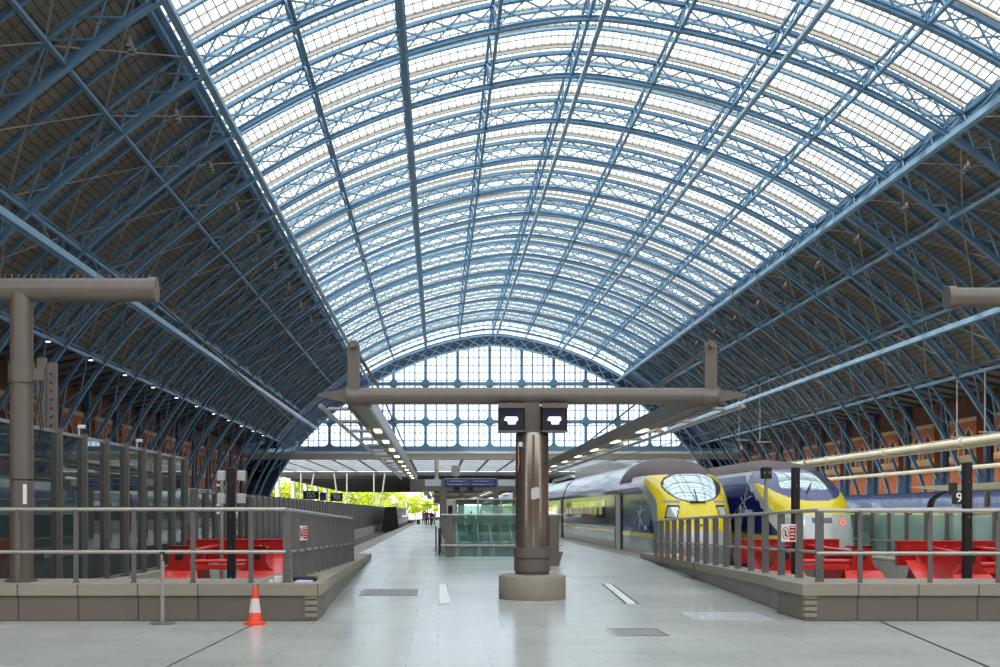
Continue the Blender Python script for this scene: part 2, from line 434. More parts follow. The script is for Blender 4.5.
# ------------------------------------------------------------------ ceiling bays
GI0, GI1 = arc_idx(-19.7), arc_idx(19.7)
def resample(o0, o1, step, n):
    """points at even spacing between offsets on the offset curve"""
    L = []; N = 400; pts = [on_arc(o0+(o1-o0)*i/N, n) for i in range(N+1)]
    acc = 0; L.append((o0, ) )
    for i in range(1, N+1):
        acc += math.dist(pts[i-1], pts[i])
        if acc >= step: L.append((o0+(o1-o0)*i/N, )); acc = 0
    return [l[0] for l in L]
BARS = resample(-19.6, 19.6, .44, 2.0)
def ceiling_bay(y0):
    g = MB(); G = ARC[GI0:GI1+1]
    U = BAY/3; base, top = DEPTH+.35, DEPTH+1.15
    for k in range(3):
        a = y0+U*k; r = a+U*.5; b = a+U
        # glazing, both pitches
        for (ya, na, yb, nb) in ((a+.22, base+.12, r-.05, top-.05), (r+.05, top-.05, b-.22, base+.12)):
            vs = []; fs = []
            for (x, z, nx, nz) in G: vs += [(x+nx*na, ya, z+nz*na), (x+nx*nb, yb, z+nz*nb)]
            for i in range(len(G)-1): fs.append((2*i, 2*i+1, 2*i+3, 2*i+2))
            g.add(vs, fs, M['glass_roof'])
            for o in BARS:
                p = on_arc(o, na-.03); q = on_arc(o, nb-.03)
                g.beam((p[0], ya, p[1]), (q[0], yb, q[1]), .05, .07, M['bar'])
            f_ = .5; nm_ = na+(nb-na)*f_; g.sweep(G, [(nm_-.09, ya+(yb-ya)*f_-.035), (nm_-.09, ya+(yb-ya)*f_+.035), (nm_-.02, ya+(yb-ya)*f_+.035), (nm_-.02, ya+(yb-ya)*f_-.035)], M['tan'])
        # ridge rail, valley gutter
        g.sweep(G, [(top-.10, r-.07), (top-.10, r+.07), (top+.03, r+.07), (top+.03, r-.07)], M['tan'])
        g.sweep(G, [(top-.30, r-.26), (top-.30, r-.20), (top-.26, r-.20), (top-.26, r-.26)], M['tan'])
        if k: g.sweep(G, [(base-.10, a-.11), (base-.10, a+.11), (base-.05, a+.11), (base-.05, a+.03), (base+.1, a+.03), (base+.1, a-.03), (base-.05, a-.03), (base-.05, a-.11)], M['blue2'])
        g.sweep(G, [(base+.0, a+.12), (base+.0, a+.30), (base+.14, a+.30), (base+.14, a+.12)], M['tan'])
        g.sweep(G, [(base+.05, a-.26), (base+.05, a-.14), (base+.14, a-.14), (base+.14, a-.26)], M['tan'])
    # boarded flanks
    for (i0, i1) in ((arc_idx(-31.4), GI0), (GI1, arc_idx(31.4))):
        P = ARC[i0:i1+1]
        g.sweep(P, [(DEPTH+.30, y0), (DEPTH+.30, y0+BAY), (DEPTH+.36, y0+BAY), (DEPTH+.36, y0)], M['board'])
        for k in range(1, 3):
            a = y0+U*k
            g.sweep(P, [(DEPTH+.04, a-.12), (DEPTH+.04, a+.12), (DEPTH+.09, a+.12), (DEPTH+.09, a+.03), (DEPTH+.3, a+.03), (DEPTH+.3, a-.03), (DEPTH+.09, a-.03), (DEPTH+.09, a-.12)], M['blue'])
        for k in range(3):
            a = y0+U*(k+.5)
            g.sweep(P, [(DEPTH+.24, a-.05), (DEPTH+.24, a+.05), (DEPTH+.3, a+.05), (DEPTH+.3, a-.05)], M['board'])
        # wind bracing
        s = -1 if i0 < NH else 1
        for (u, v) in ((19.7, 23.3), (23.3, 27.8), (27.8, 31.4)):
            p, q = on_arc(s*u, DEPTH-.2), on_arc(s*v, DEPTH-.2)
            g.beam((p[0], y0+.2, p[1]), (q[0], y0+BAY-.2, q[1]), .10, .05, M['tan'])
            g.beam((q[0], y0+.2, q[1]-.06), (p[0], y0+BAY-.2, p[1]-.06), .10, .05, M['tan'])
        # soffit over to the side wall
        e = on_arc(s*31.4, DEPTH+.33); w = CX+s*38.2
        g.add([(e[0], y0, e[1]), (e[0], y0+BAY, e[1]), (w, y0+BAY, e[1]-1.1), (w, y0, e[1]-1.1)], [(0, 1, 2, 3)], M['board'])
        for k in range(0, 3):
            g.beam((e[0], y0+U*k, e[1]-.15), (w, y0+U*k, e[1]-1.25), .14, .2, M['navy'])
    # glazing end beam
    for s in (-1, 1):
        p = on_arc(s*19.9, DEPTH+.1)
        g.box(p[0]-.16, p[0]+.16, y0, y0+BAY, p[1]-.3, p[1]+.5, M['blue'])
    return g
cb = ceiling_bay(RIB0-4*BAY)
c0 = struct('ceiling', cb)
for k in list(range(-8, -4))+list(range(-3, 14)):
    c = c0.copy(); COL.objects.link(c); c.location.y = BAY*(k+4)
    if k == 13:
        f = (END_Y-.9-(RIB0+13*BAY))/BAY; c.scale.y = f; c.location.y = RIB0+13*BAY-f*(RIB0-4*BAY)
# diagonals in the glazed zone
# ------------------------------------------------------------------ gable screen at the far end
ge = MB(); YS = END_Y
zb = 11.4
trans = [zb, 15.4, 21.2]
vx = [CX-.4+4.9*k for k in range(-6, 7)]
def hw_at(z):
    """half width of the arch at height z"""
    lo_, hi = 0, 36.4
    for _ in range(30):
        mid = (lo_+hi)/2
        if on_arc(mid)[1]-1.7 > z: lo_ = mid
        else: hi = mid
    return lo_
for x in vx:
    zt = arc_z(x)
    if zt > zb+.5: ge.box(x-.22, x+.22, YS-.2, YS+.2, zb, zt+.3, M['blue'])
for z in trans:
    h = hw_at(z)
    ge.box(CX-h-.5, CX+h+.5, YS-.25, YS+.25, z-.26, z+.26, M['blue'])
mn = MB()
x = vx[0]-4.9
while x < vx[-1]+4.9:
    for k in (1, 2, 3, 4, 5):
        xx = x+4.9*k/6; zt = arc_z(xx)
        if abs(xx-CX) < 35 and zt > zb+.3: mn.box(xx-(.11 if k % 2 == 0 else .05), xx+(.11 if k % 2 == 0 else .05), YS-.08, YS+.08, zb, zt, M['blue'] if k % 2 == 0 else M['bar'])
    x += 4.9
zz = zb+1.15
while zz < 28.3:
    if min(abs(zz-t) for t in trans) > .5:
        h = hw_at(zz); mn.box(CX-h, CX+h, YS-.05, YS+.05, zz-.06, zz+.06, M['bar'])
    zz += 1.15
# rounded corner brackets in every panel
br = MB()
for x in vx:
    for z in trans:
        for sx in (-1, 1):
            for sz in (-1, 1):
                if z == zb and sz < 0: continue
                x0, z0 = x+sx*.2, z+sz*.24
                if arc_z(x0+sx*.8) < z0+sz*.7 or abs(x0-CX) > 30: continue
                poly = [(x0, z0)]+[(x0+sx*.75*(1-math.sin(t)), z0+sz*.75*(1-math.cos(t))) for t in [R(a) for a in (0, 22, 45, 68, 90)]]
                br.prism(poly, 'Y', YS-.12, YS+.12, M['blue'])
# window
gw = bpy.data.objects.new('window_1', None); COL.objects.link(gw); gw['kind'] = 'structure'; gw.location = (CX, YS, zb); ORG['window_1'] = Vector((CX, YS, zb))
build('window_frame', ge, gw); build('glazing_bars', mn, gw); build('corner_brackets', br, gw)
gl = MB(); hb = hw_at(zb); poly = [(CX-hb, zb)]+[(a[0], a[1]) for a in ARC if a[1] > zb]+[(CX+hb, zb)]
gl.prism(poly, 'Y', YS+.1, YS+.12, M['glass_screen']); build('glass', gl, gw)
# end arch of the gable with its dark spandrel
t = thing('gable_arch', 'pale lattice arch framing the glazed end screen', 'roof arch', (CX, YS-.8, 0))
lo = MB(); ya = YS-.8
lo.sweep(ARC, [(-1.75, ya-.25), (-1.75, ya+.25), (-1.5, ya+.25), (-1.5, ya-.25)], M['blue2']); build('lower_chord', lo, t)
up = MB(); up.sweep(ARC[3:-3], [(-.2, ya-.25), (-.2, ya+.25), (.05, ya+.25), (.05, ya-.25)], M['blue2']); build('upper_chord', up, t)
la = MB(); o = -34.0
while o < 34:
    v = o+2.0
    p0, p1, q0, q1 = on_arc(o, -1.6), on_arc(o, -.1), on_arc(v, -1.6), on_arc(v, -.1)
    for (p, q, dy) in ((p0, q1, .06), (p1, q0, -.06)): la.beam((p[0], ya+dy, p[1]), (q[0], ya+dy, q[1]), .10, .17, M['blue2'], (0, 1, 0))
    o = v
build('lattice', la, t)
sp = MB(); sp.sweep(ARC[2:-2], [(-1.6, YS+.02), (-1.6, YS+.22), (.35, YS+.22), (.35, YS+.02)], M['spandrel']); sp.sweep(ARC[GI0:GI1+1], [(.35, YS+.1), (.35, YS+.12), (3.0, YS+.12), (3.0, YS+.1)], M['glass_screen']); sp.sweep(ARC[GI0:GI1+1], [(1.5, YS), (1.5, YS+.1), (1.7, YS+.1), (1.7, YS)], M['blue'])
for o_ in [i*1.2-19.2 for i in range(33)]:
    p_, q_ = on_arc(o_, .3), on_arc(o_, 2.9); sp.beam((p_[0], YS+.05, p_[1]), (q_[0], YS+.05, q_[1]), .12, .2, M['blue'], (0, 1, 0))
for A_ in (ARC[:GI0+1], ARC[GI1:]): sp.sweep(A_, [(.3, YS+.1), (.3, YS+.2), (3.2, YS+.2), (3.2, YS+.1)], M['spandrel'])
for s_ in (-1, 1):
    a_, b_ = sorted((CX+s_*33.0, CX+s_*38.6)); sp.box(a_, b_, YS+.1, YS+.3, 6.5, 14.5, M['spandrel'])
struct('trim_1', sp)

# ------------------------------------------------------------------ side walls
def wall_bay(side, y0, brick, niche_m):
    """one bay of brick wall; piers stand mid bay, blue-grey panels lie behind the arch feet"""
    g = MB(); s = side; X = CX+s*38.0
    def bx(d0, d1, ya, yb, za, zb_, m): g.box(min(X-s*d0, X-s*d1), max(X-s*d0, X-s*d1), ya, yb, za, zb_, m)
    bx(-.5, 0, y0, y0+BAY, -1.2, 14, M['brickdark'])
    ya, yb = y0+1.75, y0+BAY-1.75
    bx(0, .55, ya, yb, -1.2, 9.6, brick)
    bx(0, .45, ya-.25, yb+.25, -1.2, 1.2, brick)
    bx(.5, .62, ya-.03, yb+.03, 5.9, 6.5, M['stone']); bx(.5, .60, ya-.03, yb+.03, 9.4, 9.75, M['stone'])
    bx(.5, .58, ya-.03, yb+.03, 7.1, 7.22, M['stone'])
    bx(0, .25, y0, ya, -1.2, 5.2, M['navy']); bx(0, .25, yb, y0+BAY, -1.2, 5.2, M['navy'])
    bx(0, .3, y0, ya, 5.2, 5.4, M['blue']); bx(0, .3, yb, y0+BAY, 5.2, 5.4, M['blue'])
    for yc in (ya+1.35, yb-1.35):
        def pointed(w, h, z0):
            return [(yc-w/2, z0), (yc-w/2, z0+h*.55), (yc-w*.38, z0+h*.78), (yc, z0+h), (yc+w*.38, z0+h*.78), (yc+w/2, z0+h*.55), (yc+w/2, z0)]
        g.prism(pointed(1.75, 2.5, 6.5), 'X', *sorted((X-s*.5, X-s*.62)), M['stone'])
        g.prism(pointed(1.3, 2.15, 6.55), 'X', *sorted((X-s*.5, X-s*.66)), niche_m)
        g.tube((X-s*.68, yc-.78, 6.5), (X-s*.68, yc-.78, 7.9), .09, M['stone'], 8); g.tube((X-s*.68, yc+.78, 6.5), (X-s*.68, yc+.78, 7.9), .09, M['stone'], 8)
    # iron foot bracket behind each arch
    bx(.2, 1.3, y0-.22, y0+.22, 3.2, 4.6, M['blue'])
    bx(.2, .6, y0-.3, y0+.3, -1.2, 12.3, M['navy'])
    return g
for nm, s in (('wall_left', -1), ('wall_right', 1)):
    w0 = struct(nm, wall_bay(s, RIB0-4*BAY, M['brick'], M['niche']))
    for k in list(range(-8, -4))+list(range(-3, 14)):
        c = w0.copy(); COL.objects.link(c); c.location.y = BAY*(k+4)
        if k == 13:
            f = (END_Y+.4-(RIB0+13*BAY))/BAY; c.scale.y = f; c.location.y = RIB0+13*BAY-f*(RIB0-4*BAY)

# ------------------------------------------------------------------ floors and platforms
def slab(name, x0, x1, y0, y1, z0, z1, m, side=None):
    g = MB(); g.box(x0, x1, y0, y1, z0, z1, m); return struct(name, g)
PL, PRX = -3.8, 7.75              # edges of the middle platform
HX0, HX1, HY0, HY1 = .35, 4.25, 44.6, 60.5      # well of the moving walkway
fl = MB()
fl.box(-45, 60, -14, 18.5, -1.2, 0, M['floor'])
fl.box(-2.85, 6.1, 18.5, 31, -1.2, 0, M['floor']); fl.box(PL, PRX, 38, HY0, -1.2, 0, M['floor']); fl.box(-3.0, 6.6, 31, 38, -1.2, 0, M['floor'])
fl.box(PL, HX0, HY0, HY1, -1.2, 0, M['floor']); fl.box(HX1, PRX, HY0, HY1, -1.2, 0, M['floor'])
fl.box(PL, PRX, HY1, 430, -1.2, 0, M['floor'])
struct('floor', fl)
g = MB()                                            # coping and walls of the middle platform edges
for (x, s) in ((PL, 1), (PRX, -1)):
    g.box(min(x-s*.03, x-s*.0), max(x-s*.03, x-s*.0), 19.6, 430, -1.19, -.15, M['platform_wall'])
    g.box(min(x-s*.06, x+s*.75), max(x-s*.06, x+s*.75), 44 if s < 0 else 43.5, 430, -.1, .006, M['stone_top'])
struct('trim_2', g)
g = MB()
g.box(-60, 75, 18.6, 470, -1.6, -1.2, M['ballast'])
g.box(-16.8, -9.1, 19.8, 300, -1.2, -.2, M['concrete']); g.box(-29.2, -21.2, 19.8, 300, -1.2, -.2, M['concrete'])
g.box(14.75, 24.6, 19.8, 430, -1.2, .08, M['platform_wall'])
g.box(31.5, 45.8, 19.8, 430, -1.2, .05, M['concrete'])
struct('floor', g)
# raised kerbs (plinths) that close the tracks off from the concourse
def kerb(pts_top, name, y_front):
    pass
def plinth(side):
    g = MB()
    H = .54
    if side < 0:
        xe0, xe1, yend, he = -1.78, -2.36, 43.2, .16; xo = -14.0; xi = PL+.0
    else:
        xe0, xe1, yend, he = 5.39, 7.20, 44.0, .16; xo = 20.0; xi = PRX
    yf = 18.25; s = 1 if side > 0 else -1
    # front strip, full width
    a, b = sorted((xe0, xo))
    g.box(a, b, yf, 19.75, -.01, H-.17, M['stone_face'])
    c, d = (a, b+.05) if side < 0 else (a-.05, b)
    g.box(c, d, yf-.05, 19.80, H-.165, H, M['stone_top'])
    # wedge running back beside the ramped floor
    n = 10
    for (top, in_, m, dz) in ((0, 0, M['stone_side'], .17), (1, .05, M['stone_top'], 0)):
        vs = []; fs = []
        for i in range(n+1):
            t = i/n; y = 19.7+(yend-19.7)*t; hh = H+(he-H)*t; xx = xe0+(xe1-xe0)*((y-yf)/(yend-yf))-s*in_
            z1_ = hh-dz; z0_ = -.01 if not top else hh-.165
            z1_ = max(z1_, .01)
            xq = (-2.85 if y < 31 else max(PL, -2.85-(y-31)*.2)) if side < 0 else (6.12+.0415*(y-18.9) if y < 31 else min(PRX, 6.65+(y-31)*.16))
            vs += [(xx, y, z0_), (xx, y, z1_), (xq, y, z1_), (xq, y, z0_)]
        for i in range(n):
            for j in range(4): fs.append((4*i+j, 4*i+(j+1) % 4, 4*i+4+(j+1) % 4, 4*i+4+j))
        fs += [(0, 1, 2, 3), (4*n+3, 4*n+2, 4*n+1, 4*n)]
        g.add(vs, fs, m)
    # outer wall down to the track, and steel corner strips
    for k in range(4):
        z = .06+.09*k
        x0, x1 = sorted((xe0-s*.012, xe0+s*.17)); g.box(x0, x1, yf-.02, yf+.1, z, z+.055, M['stone_top'])
    # drain gap in the side
    return g
struct('trim_3', plinth(-1)); struct('trim_4', plinth(1))
g = MB(); g.box(-14, -8.8, 19.8, 20.1, -1.2, .5, M['concrete']); g.box(-8.8, -2.85, 19.75, 20.0, -1.2, .45, M['platform_wall']); g.box(6.0, 14.8, 19.75, 20.0, -1.2, .45, M['platform_wall'])
struct('trim_5', g)
# dark rail seam across the concourse
g = MB(); g.beam((6.45, 18.1, .004), (5.6, 12.3, .004), .03, .006, M['dkrubber']); tag(build('floor_seam', g), 'dark expansion seam in the floor running from the right kerb', 'floor seam')
g = MB(); g.beam((-2.6, 18.1, .004), (-2.85, 11.5, .004), .012, .006, M['dkrubber'])
tag(build('floor_seam', g), 'thin dark expansion seam in the floor running from the traffic cone', 'floor seam')
# grates and covers set in the floor
def gpx(x, y): Y = EYE*F/(y-512); return ((x-438)*Y/F, Y)
def grate(x0, x1, y0, y1, name, lab, m, rim=M['chrome']):
    (ax, ay), (bx_, by) = gpx(x0, y1), gpx(x1, y0)
    X1 = (x1-438)*ay/F
    t = thing(name, lab, 'floor fitting', (ax, ay, 0))
    p = MB(); p.box(ax, X1, ay, by, .001, .006, m); build('plate', p, t)
    r = MB()
    for (a, b, c, d) in ((ax-.03, ax, ay-.03, by+.03), (X1, X1+.03, ay-.03, by+.03), (ax, X1, ay-.03, ay), (ax, X1, by, by+.03)): r.box(a, b, c, d, .001, .009, rim)
    build('rim', r, t)
grate(359, 417, 589.5, 595.5, 'floor_grate', 'long steel grate in the floor left of the column', M['grate'])
grate(440, 449, 584, 604, 'slot_drain', 'narrow pale slot drain in the floor just left of the column base', M['white'])
grate(617, 667, 629, 636, 'floor_grate', 'steel grate in the floor right of and nearer than the column', M['grate'])
grate(696, 772, 613, 619.5, 'tactile_plate', 'pale ribbed plate in the floor beside the right kerb', M['train_lgrey'], M['train_lgrey'])
# slanted slot drain on the right
t = thing('slot_drain', 'narrow slot drain running back in the floor right of the column', 'floor fitting', (*gpx(610, 584), 0))
p0, p1 = gpx(607, 584), gpx(632, 604)
g = MB(); g.beam((p0[0], p0[1], .004), (p1[0], p1[1], .004), .16, .006, M['white']); build('plate', g, t)
g = MB(); g.beam((p0[0]+.1, p0[1], .006), (p1[0]+.1, p1[1], .006), .02, .008, M['dkrubber']); g.beam((p0[0]-.1, p0[1], .006), (p1[0]-.1, p1[1], .006), .02, .008, M['dkrubber']); build('rim', g, t)

# rails of the tracks
def track(xc, y0, y1, lab, z=-1.2):
    t = thing('railway_track', lab, 'railway track', (xc, y0, z), 'tracks beside the platforms')
    for sx in (-.75, .75):
        g = MB(); g.box(xc+sx-.07, xc+sx+.07, y0, y1, z, z+.03, M['rail']); g.box(xc+sx-.015, xc+sx+.015, y0, y1, z+.03, z+.13, M['rail']); g.box(xc+sx-.035, xc+sx+.035, y0, y1, z+.13, z+.17, M['rail']); build('rail', g, t)
track(-5.3, 34.2, 430, 'empty railway track left of the middle platform')
T1X, T2X, T3X = 9.25, 12.92, 27.6
track(T1X, 34.4, 430, 'railway track under the nearer high speed train'); track(T2X, 34.4, 430, 'railway track under the farther high speed train'); track(T3X, 30, 430, 'railway track under the dark blue train by the right wall')

# ------------------------------------------------------------------ railings
def front_rail(x0, x1, y, z, posts, lab):
    t = thing('guard_railing', lab, 'railing', ((x0+x1)/2, y, z))
    for zz, nm in ((z+1.10, 'top_rail'), (z+.46, 'middle_rail')):
        g = MB(); g.tube((x0, y, zz), (x1, y, zz), .028, M['steel_r'], 12); build(nm, g, t, True)
    for x in posts:
        g = MB(); g.box(x-.035, x+.035, y-.012, y+.012, z, z+1.08, M['bar_flat']); g.box(x-.05, x+.05, y-.05, y+.05, z, z+.012, M['bar_flat']); g.box(x-.02, x+.02, y-.035, y+.012, z+.98, z+1.1, M['bar_flat']); build('post', g, t)
def pxX(x, Y): return (x-438)*Y/F
yr = 18.62
front_rail(-14, pxX(286, yr), yr, .54, [pxX(p, yr) for p in (-97, -39, 18, 76, 134, 193, 251)], 'grey two-bar guard railing on top of the left kerb')
front_rail(pxX(817, yr), 14, yr, .52, [pxX(p, yr) for p in (860, 930, 998, 1066)], 'grey two-bar guard railing on top of the right kerb')
def side_rail(ys, xf, zf, lab, s, signat):
    t = thing('bar_fence', lab, 'railing', (xf(ys[0]), ys[0], zf(ys[0])))
    for dz, nm in ((1.10, 'top_rail'), (.46, 'middle_rail')):
        g = MB(); a, b = ys[0], ys[-1]
        g.tube((xf(a), a, zf(a)+dz), (xf(b), b, zf(b)+dz), .03 if nm == 'top_rail' else .024, M['steel_r'], 12)
        build(nm, g, t, True)
    for i, y in enumerate(ys):
        x, z = xf(y), zf(y); g = MB()
        g.box(x-.062, x+.062, y-.018, y+.018, z, z+1.07, M['bar_flat']); g.box(x-.08, x+.08, y-.05, y+.05, z, z+.012, M['bar_flat'])
        g.tube((x-.02, y-.019, z+.10), (x-.02, y-.026, z+.10), .009, M['dkrubber'], 6); g.tube((x-.02, y-.019, z+.18), (x-.02, y-.026, z+.18), .009, M['dkrubber'], 6)
        build('flat_bar', g, t)
    return t
lz = lambda y: .54-(.38)*(y-18.25)/(43.2-18.25)
zl = lambda y: .54-.12*(y-18.6)/13.4*1.0 if y < 33 else .4
zl = lambda y: .54-.135*(y-18.6)/13.4
side_rail([18.7+1.09*i for i in range(13)], lambda y: -2.27+.005*(y-18.7), lambda y: lz(y), 'grey fence of upright flat bars running back along the left kerb', -1, 2)
side_rail([18.9+1.24*i for i in range(16)], lambda y: 5.80+.0415*(y-18.9), lambda y: lz(y), 'grey fence of upright flat bars running back along the right kerb', 1, 2)
def nosign(x, y, z, w, h, lab):
    t = thing('warning_sign', lab, 'warning sign', (x, y, z))
    g = MB(); g.cbox(x-w/2, x+w/2, y-.006, y, z-h/2, z+h/2, M['white'], .001); build('plate', g, t)
    g = MB(); g.box(x+w*.04, x+w*.46, y-.010, y-.006, z-h*.42, z+h*.42, M['red']); build('red_panel', g, t)
    g = MB()
    c = (x-w*.22, z)
    pts = [(c[0]+w*.19*math.cos(a*math.pi/8), y-.009, c[1]+h*.34*math.sin(a*math.pi/8)) for a in range(17)]
    g.path(pts, .006, M['red'], 5); g.beam((c[0]-w*.13, y-.009, c[1]+h*.24), (c[0]+w*.13, y-.009, c[1]-h*.24), .006, .012, M['red']); build('prohibition_ring', g, t)
    g = MB()
    for k in range(4): g.box(x+w*.09, x+w*(.41-.06*(k % 2)), y-.012, y-.010, z+h*(.3-.19*k), z+h*(.36-.19*k), M['white'])
    build('text_lines', g, t)
    g = MB(); g.lathe((c[0], y-.010, z+h*.12), [(.001, 0), (.010, .006), (.001, .015)], M['black'], 8); g.box(c[0]-.011, c[0]+.011, y-.011, y-.008, z-h*.2, z+h*.1, M['black']); build('walking_figure', g, t)
nosign(pxX(303, 20.7), 20.70, 1.6-21*20.7/F, .14, .24, 'red and white no entry notice fixed to the left bar fence')
nosign(pxX(789, 20.0), 20.02, 1.6-21*20/F, .24, .28, 'red and white no entry notice fixed to the right bar fence')

# ------------------------------------------------------------------ buffer stops
def buffer_stop(xc, y, lab, plate=False):
    t = thing('buffer_stop', lab, 'buffer stop', (xc, y, -1.2), 'red buffer stops at the track ends')
    yb_ = y+3.1
    g = MB(); g.cbox(xc-1.38, xc+1.38, yb_, yb_+.3, .26, .86, M['red'], .02); g.box(xc-1.39, xc+1.39, yb_-.05, yb_+.32, .855, .885, M['red_b']); g.box(xc-1.39, xc+1.39, yb_-.04, yb_, .26, .29, M['red_b'])
    bb = build('buffer_beam', g, t)
    for k in range(6):
        g = MB(); g.tube((xc-1.15+.46*k, yb_, .74), (xc-1.15+.46*k, yb_-.03, .74), .028, M['red_b'], 8); build('bolt', g, bb)
    g = MB(); g.tube((xc-.92, y+.15, .42), (xc+.92, y+.15, .42), .05, M['red_b'], 10); g.box(xc-1.0, xc+1.0, y+.05, y+.35, .22, .33, M['red_b']); build('cross_member', g, t)
    for s in (-1, 1):
        x = xc+s*.92
        g = MB()
        pl = [(-.42, .10), (-.42, .20), (-.30, .30), (-.24, .44), (-.24, .78), (.22, .78), (.22, .44), (.30, .28), (.42, .20), (.42, .10)]
        g.prism([(x+a, b) for a, b in pl], 'Y', y-.02, y+.03, M['red'])
        g.box(x-.24, x+.22, y-.02, y+.5, .74, .78, M['red_b'])
        gp = build('gusset_plate', g, t)
        g = MB()
        g.add([(x-.42, y-.03, .20), (x+.42, y-.03, .20), (x+.58, y-.75, -.35), (x-.58, y-.75, -.35), (x-.42, y+.0, .16), (x+.42, y+.0, .16), (x+.58, y-.72, -.4), (x-.58, y-.72, -.4)], [(0, 1, 2, 3), (7, 6, 5, 4), (0, 4, 5, 1), (1, 5, 6, 2), (2, 6, 7, 3), (3, 7, 4, 0)], M['red_b'])
        g.box(x-.58, x+.58, y-.75, y-.70, -1.05, -.35, M['red_b']); build('foot_plate', g, gp)
        g = MB(); g.box(x-.10, x+.08, y-.05, y-.02, .46, .62, M['black']); build('release_slot', g, gp)
        g = MB(); g.box(x-.20, x+.20, y-.78, y-.752, -.30+.02, -.2, M['black']) if False else g.box(x-.22, x+.22, y-.42, y-.36, -.06, .02, M['black']); build('foot_opening', g, gp)
        g = MB(); g.beam((x-s*.1, y+.3, .42), (x-s*.75, y+.9, -1.05), .13, .13, M['red_b']); g.beam((x, yb_, .5), (x+s*.25, y+.6, -1.05), .2, .14, M['red']); build('raking_strut', g, t)
        g = MB(); g.tube((x-s*.05, y+.1, .62), (x-s*.35, yb_, .70), .05, M['red_b'], 8); rm = build('hydraulic_ram', g, t)
        g = MB(); g.tube((x-s*.05, y-.02, .66), (x-s*.05, y-.07, .66), .05, M['chrome'], 12); build('ram_end', g, rm)
        g = MB(); g.prism([(yb_+.3, .5), (yb_+1.2, -1.0), (y+.4, -1.0), (y+.1, .55), (y+.4, .70)], 'X', x-.03, x+.03, M['red']); build('side_frame', g, t)
    if plate:
        g = MB(); g.add([(xc-1.30, yb_-.2, .40), (xc-.25, yb_-.2, .40), (xc-.05, y-.1, -.6), (xc-1.75, y-.1, -.6), (xc-1.30, yb_-.16, .40), (xc-.25, yb_-.16, .40), (xc-.05, y-.06, -.6), (xc-1.75, y-.06, -.6)],
                    [(0, 1, 2, 3), (7, 6, 5, 4), (0, 4, 5, 1), (1, 5, 6, 2), (2, 6, 7, 3), (3, 7, 4, 0)], M['red_b'])
    else:
        g = MB(); g.beam((xc+1.25, yb_-.1, .5), (xc+1.35, y+.4, -.8), .7, .05, M['red_b'])
    build('sloped_plate', g, t)
    g = MB(); g.box(xc-1.0, xc+1.0, y+.2, y+3.2, -1.02, -.95, M['red']); build('skid_frame', g, t)
    return t
buffer_stop(-5.25, 29.7, 'red steel buffer stop behind the left railing and track end')
buffer_stop(T1X, 29.8, 'red buffer stop in front of the nearer yellow nosed train')
buffer_stop(T2X, 28.0, 'red buffer stop at the right edge, half cut off by the frame', True)
def track_post(x, y, lab, boxes=False, w=.12):
    t = thing('track_end_post', lab, 'post', (x, y, -1.2))
    g = MB(); g.cbox(x-w, x+w, y-w, y+w, -1.2, 2.62, M['black'], .02); g.box(x-w-.03, x+w+.03, y-w-.03, y+w+.03, -1.2, -1.1, M['black']); build('post', g, t)
    g = MB()
    for k in range(5): g.tube((x, y-w-.004, -.6+.7*k), (x, y-w-.02, -.6+.7*k), .018, M['chrome'], 6)
    build('bolt', g, t)
    if boxes:
        for (dx, z) in ((-.23, 2.42), (.23, 2.42), (-.23, 1.9), (.23, 1.9)):
            b = MB(); b.cbox(x+dx-.09, x+dx+.09, y-.08, y+.08, z-.1, z+.12, M['train_lgrey'], .015); build('junction_box', b, t)
    return t
track_post(pxX(231.5, 28.4), 28.4, 'black square post with four small grey boxes before the left buffer stop', True, .09)
track_post(pxX(795.5, 28.2), 28.2, 'black square post standing before the yellow train noses', False, .085)
track_post(pxX(967, 25.4), 25.4, 'black square post before the buffer stop at the right edge', False, .085)
# thin signal post
x, y = pxX(766, 27), 27
t = thing('signal_post', 'slim grey post with a small dark box on top before the farther train', 'post', (x, y, -1.2))
g = MB(); g.tube((x, y, -1.2), (x, y, 2.4), .035, M['steel_r'], 10); build('pole', g, t, True)
g = MB(); g.cbox(x-.11, x+.11, y-.08, y+.08, 2.32, 2.58, M['black'], .02); build('signal_head', g, t)
g = MB(); g.tube((x-.05, y-.081, 2.45), (x-.05, y-.11, 2.45), .03, M['bar_flat'], 8); g.tube((x+.05, y-.081, 2.45), (x+.05, y-.11, 2.45), .03, M['bar_flat'], 8); build('lens', g, t)
# slim pole beside the left post
x, y = pxX(221.5, 31.5), 31.5
t = thing('signal_post', 'slim grey pole with small fittings left of the black post by the low fence', 'post', (x, y, -1.2))
g = MB(); g.tube((x, y, -1.2), (x, y, 2.6), .05, M['steel_r'], 10); build('pole', g, t, True)
g = MB(); [g.box(x-.12, x+.02, y-.04, y+.04, z, z+.06, M['white']) for z in (2.5, 2.25, 1.75, 1.55)]; build('bracket', g, t)

